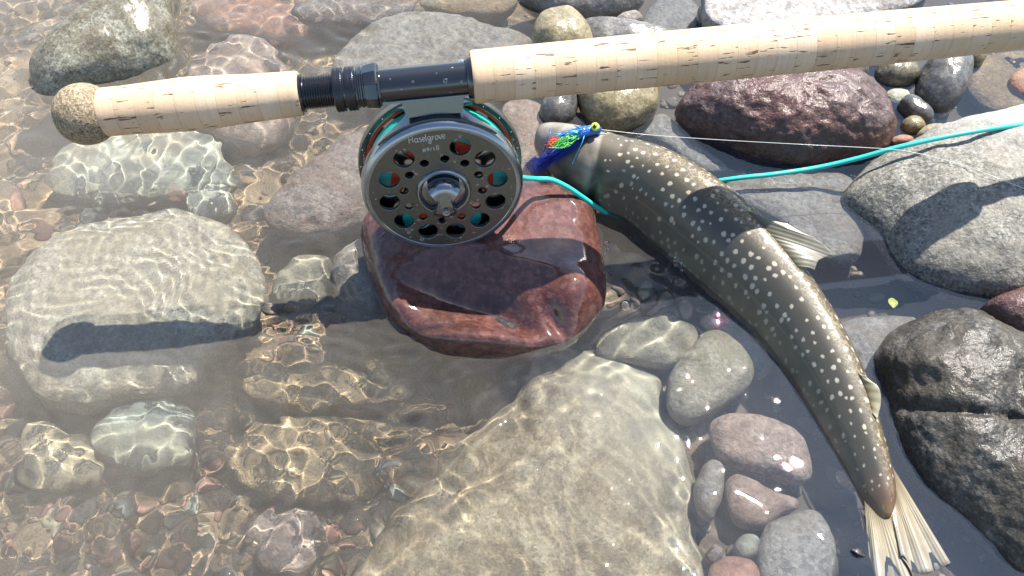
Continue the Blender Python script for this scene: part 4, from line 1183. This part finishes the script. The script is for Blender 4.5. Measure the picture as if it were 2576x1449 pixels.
ey = link('eye', mesh('eye', ev, ef), M_eye, fly, Matrix.Translation(Vector(ec)) @ em)
pv, pf = lathe([(-.0002, .0017), (.0003, .0016), (.0006, .0001)], 22, 'z')
pu = link('pupil', mesh('pupil', pv, pf), M_blk, ey)
pu.matrix_basis = Matrix.Translation((0, 0, .0017))
v, f = tube(np.array([P(1505, 326, .050), P(1518, 330, .049), P(1526, 333, .048)]), .0006, 8)
link('hook_eye', mesh('hook_eye', v, f), M_blk, fly)

# ------------------------------------------------------------------ bubbles on the pool
bv2, bf2 = lathe([(-.1, 1.02), (0, 1), (.35, .93), (.65, .75), (.88, .45), (.98, .2), (1, .001)], 24, 'z')
bub = mesh('bubble', bv2, bf2)
bub.materials.append(M_drop)
def bubble(px, py, r, label, group=None):
    o = link('bubble', bub)
    o.location = Vector(P(px, py, 0.0005)); o.scale = (r, r, r * .85)
    tag(o, label, 'bubble', group)
bubble(1573, 768, .0042, 'single large clear bubble floating in the pool right of the red stone')
for px, py, r in ((1690, 640, .0026), (1706, 652, .0040), (1722, 664, .0032), (1735, 674, .0016), (1700, 668, .0015), (1716, 680, .0013)):
    bubble(px, py, r, 'clear bubble in the cluster along the fish belly', 'bubbles clustered against the fish')
for px, py, r in ((1526, 612, .0026), (1530, 628, .0018), (1522, 640, .0014)):
    bubble(px, py, r, 'tiny clear bubble clinging to the right edge of the red stone', 'bubbles at the edge of the red stone')

for ob in list(rod.children_recursive) + list(reel.children_recursive):
    if ob.type == 'MESH' and ob.name.split('.')[0] not in ('water_droplet', 'lettering', 'locking_ring'):
        ob.data.set_sharp_from_angle(angle=rad(35))
# ------------------------------------------------------------------ scraps of leaf
def leaf(px, py, z, L, wdt, ang, col, label):
    n = 14
    u = np.linspace(0, 1, n)
    w_ = wdt * np.sin(np.pi * u) ** .8
    V = []
    for k, sgn in ((1, 1), (0, 0), (-1, 1)):
        for a, b in zip(u, w_):
            V.append(((a - .5) * L, k * b, .0012 * math.sin(a * 4) + (.0006 if k else 0)))
    top = np.array(V); bot = top - np.array([0, 0, .0004])
    f0 = grid_faces(3, n); m_ = len(top)
    f = f0[:, ::-1].tolist() + (f0 + m_).tolist()
    o = link('leaf', mesh('leaf', np.concatenate([top, bot]), f), simple_mat('leaf_' + label.split()[0], col, .5, 0, .3, 400, .3, .3))
    o.location = Vector(P(px, py, z)); o.rotation_euler = (0, 0, rad(ang))
    tag(o, label, 'leaf')
leaf(2245, 762, -.006, .010, .0035, 80, (.38, .40, .06), 'yellow-green scrap of leaf under water below the pale granite boulder')
leaf(2160, 1390, .0012, .009, .0018, -25, (.02, .017, .013), 'dark brown scrap of leaf floating beside the tail fin')
# ------------------------------------------------------------------ set the whole place out at its scene scale
for ob in list(COL.objects):
    if ob.parent is None and ob.type in ('MESH', 'EMPTY'):
        ob.location = ob.location * SC
        ob.scale = ob.scale * SC
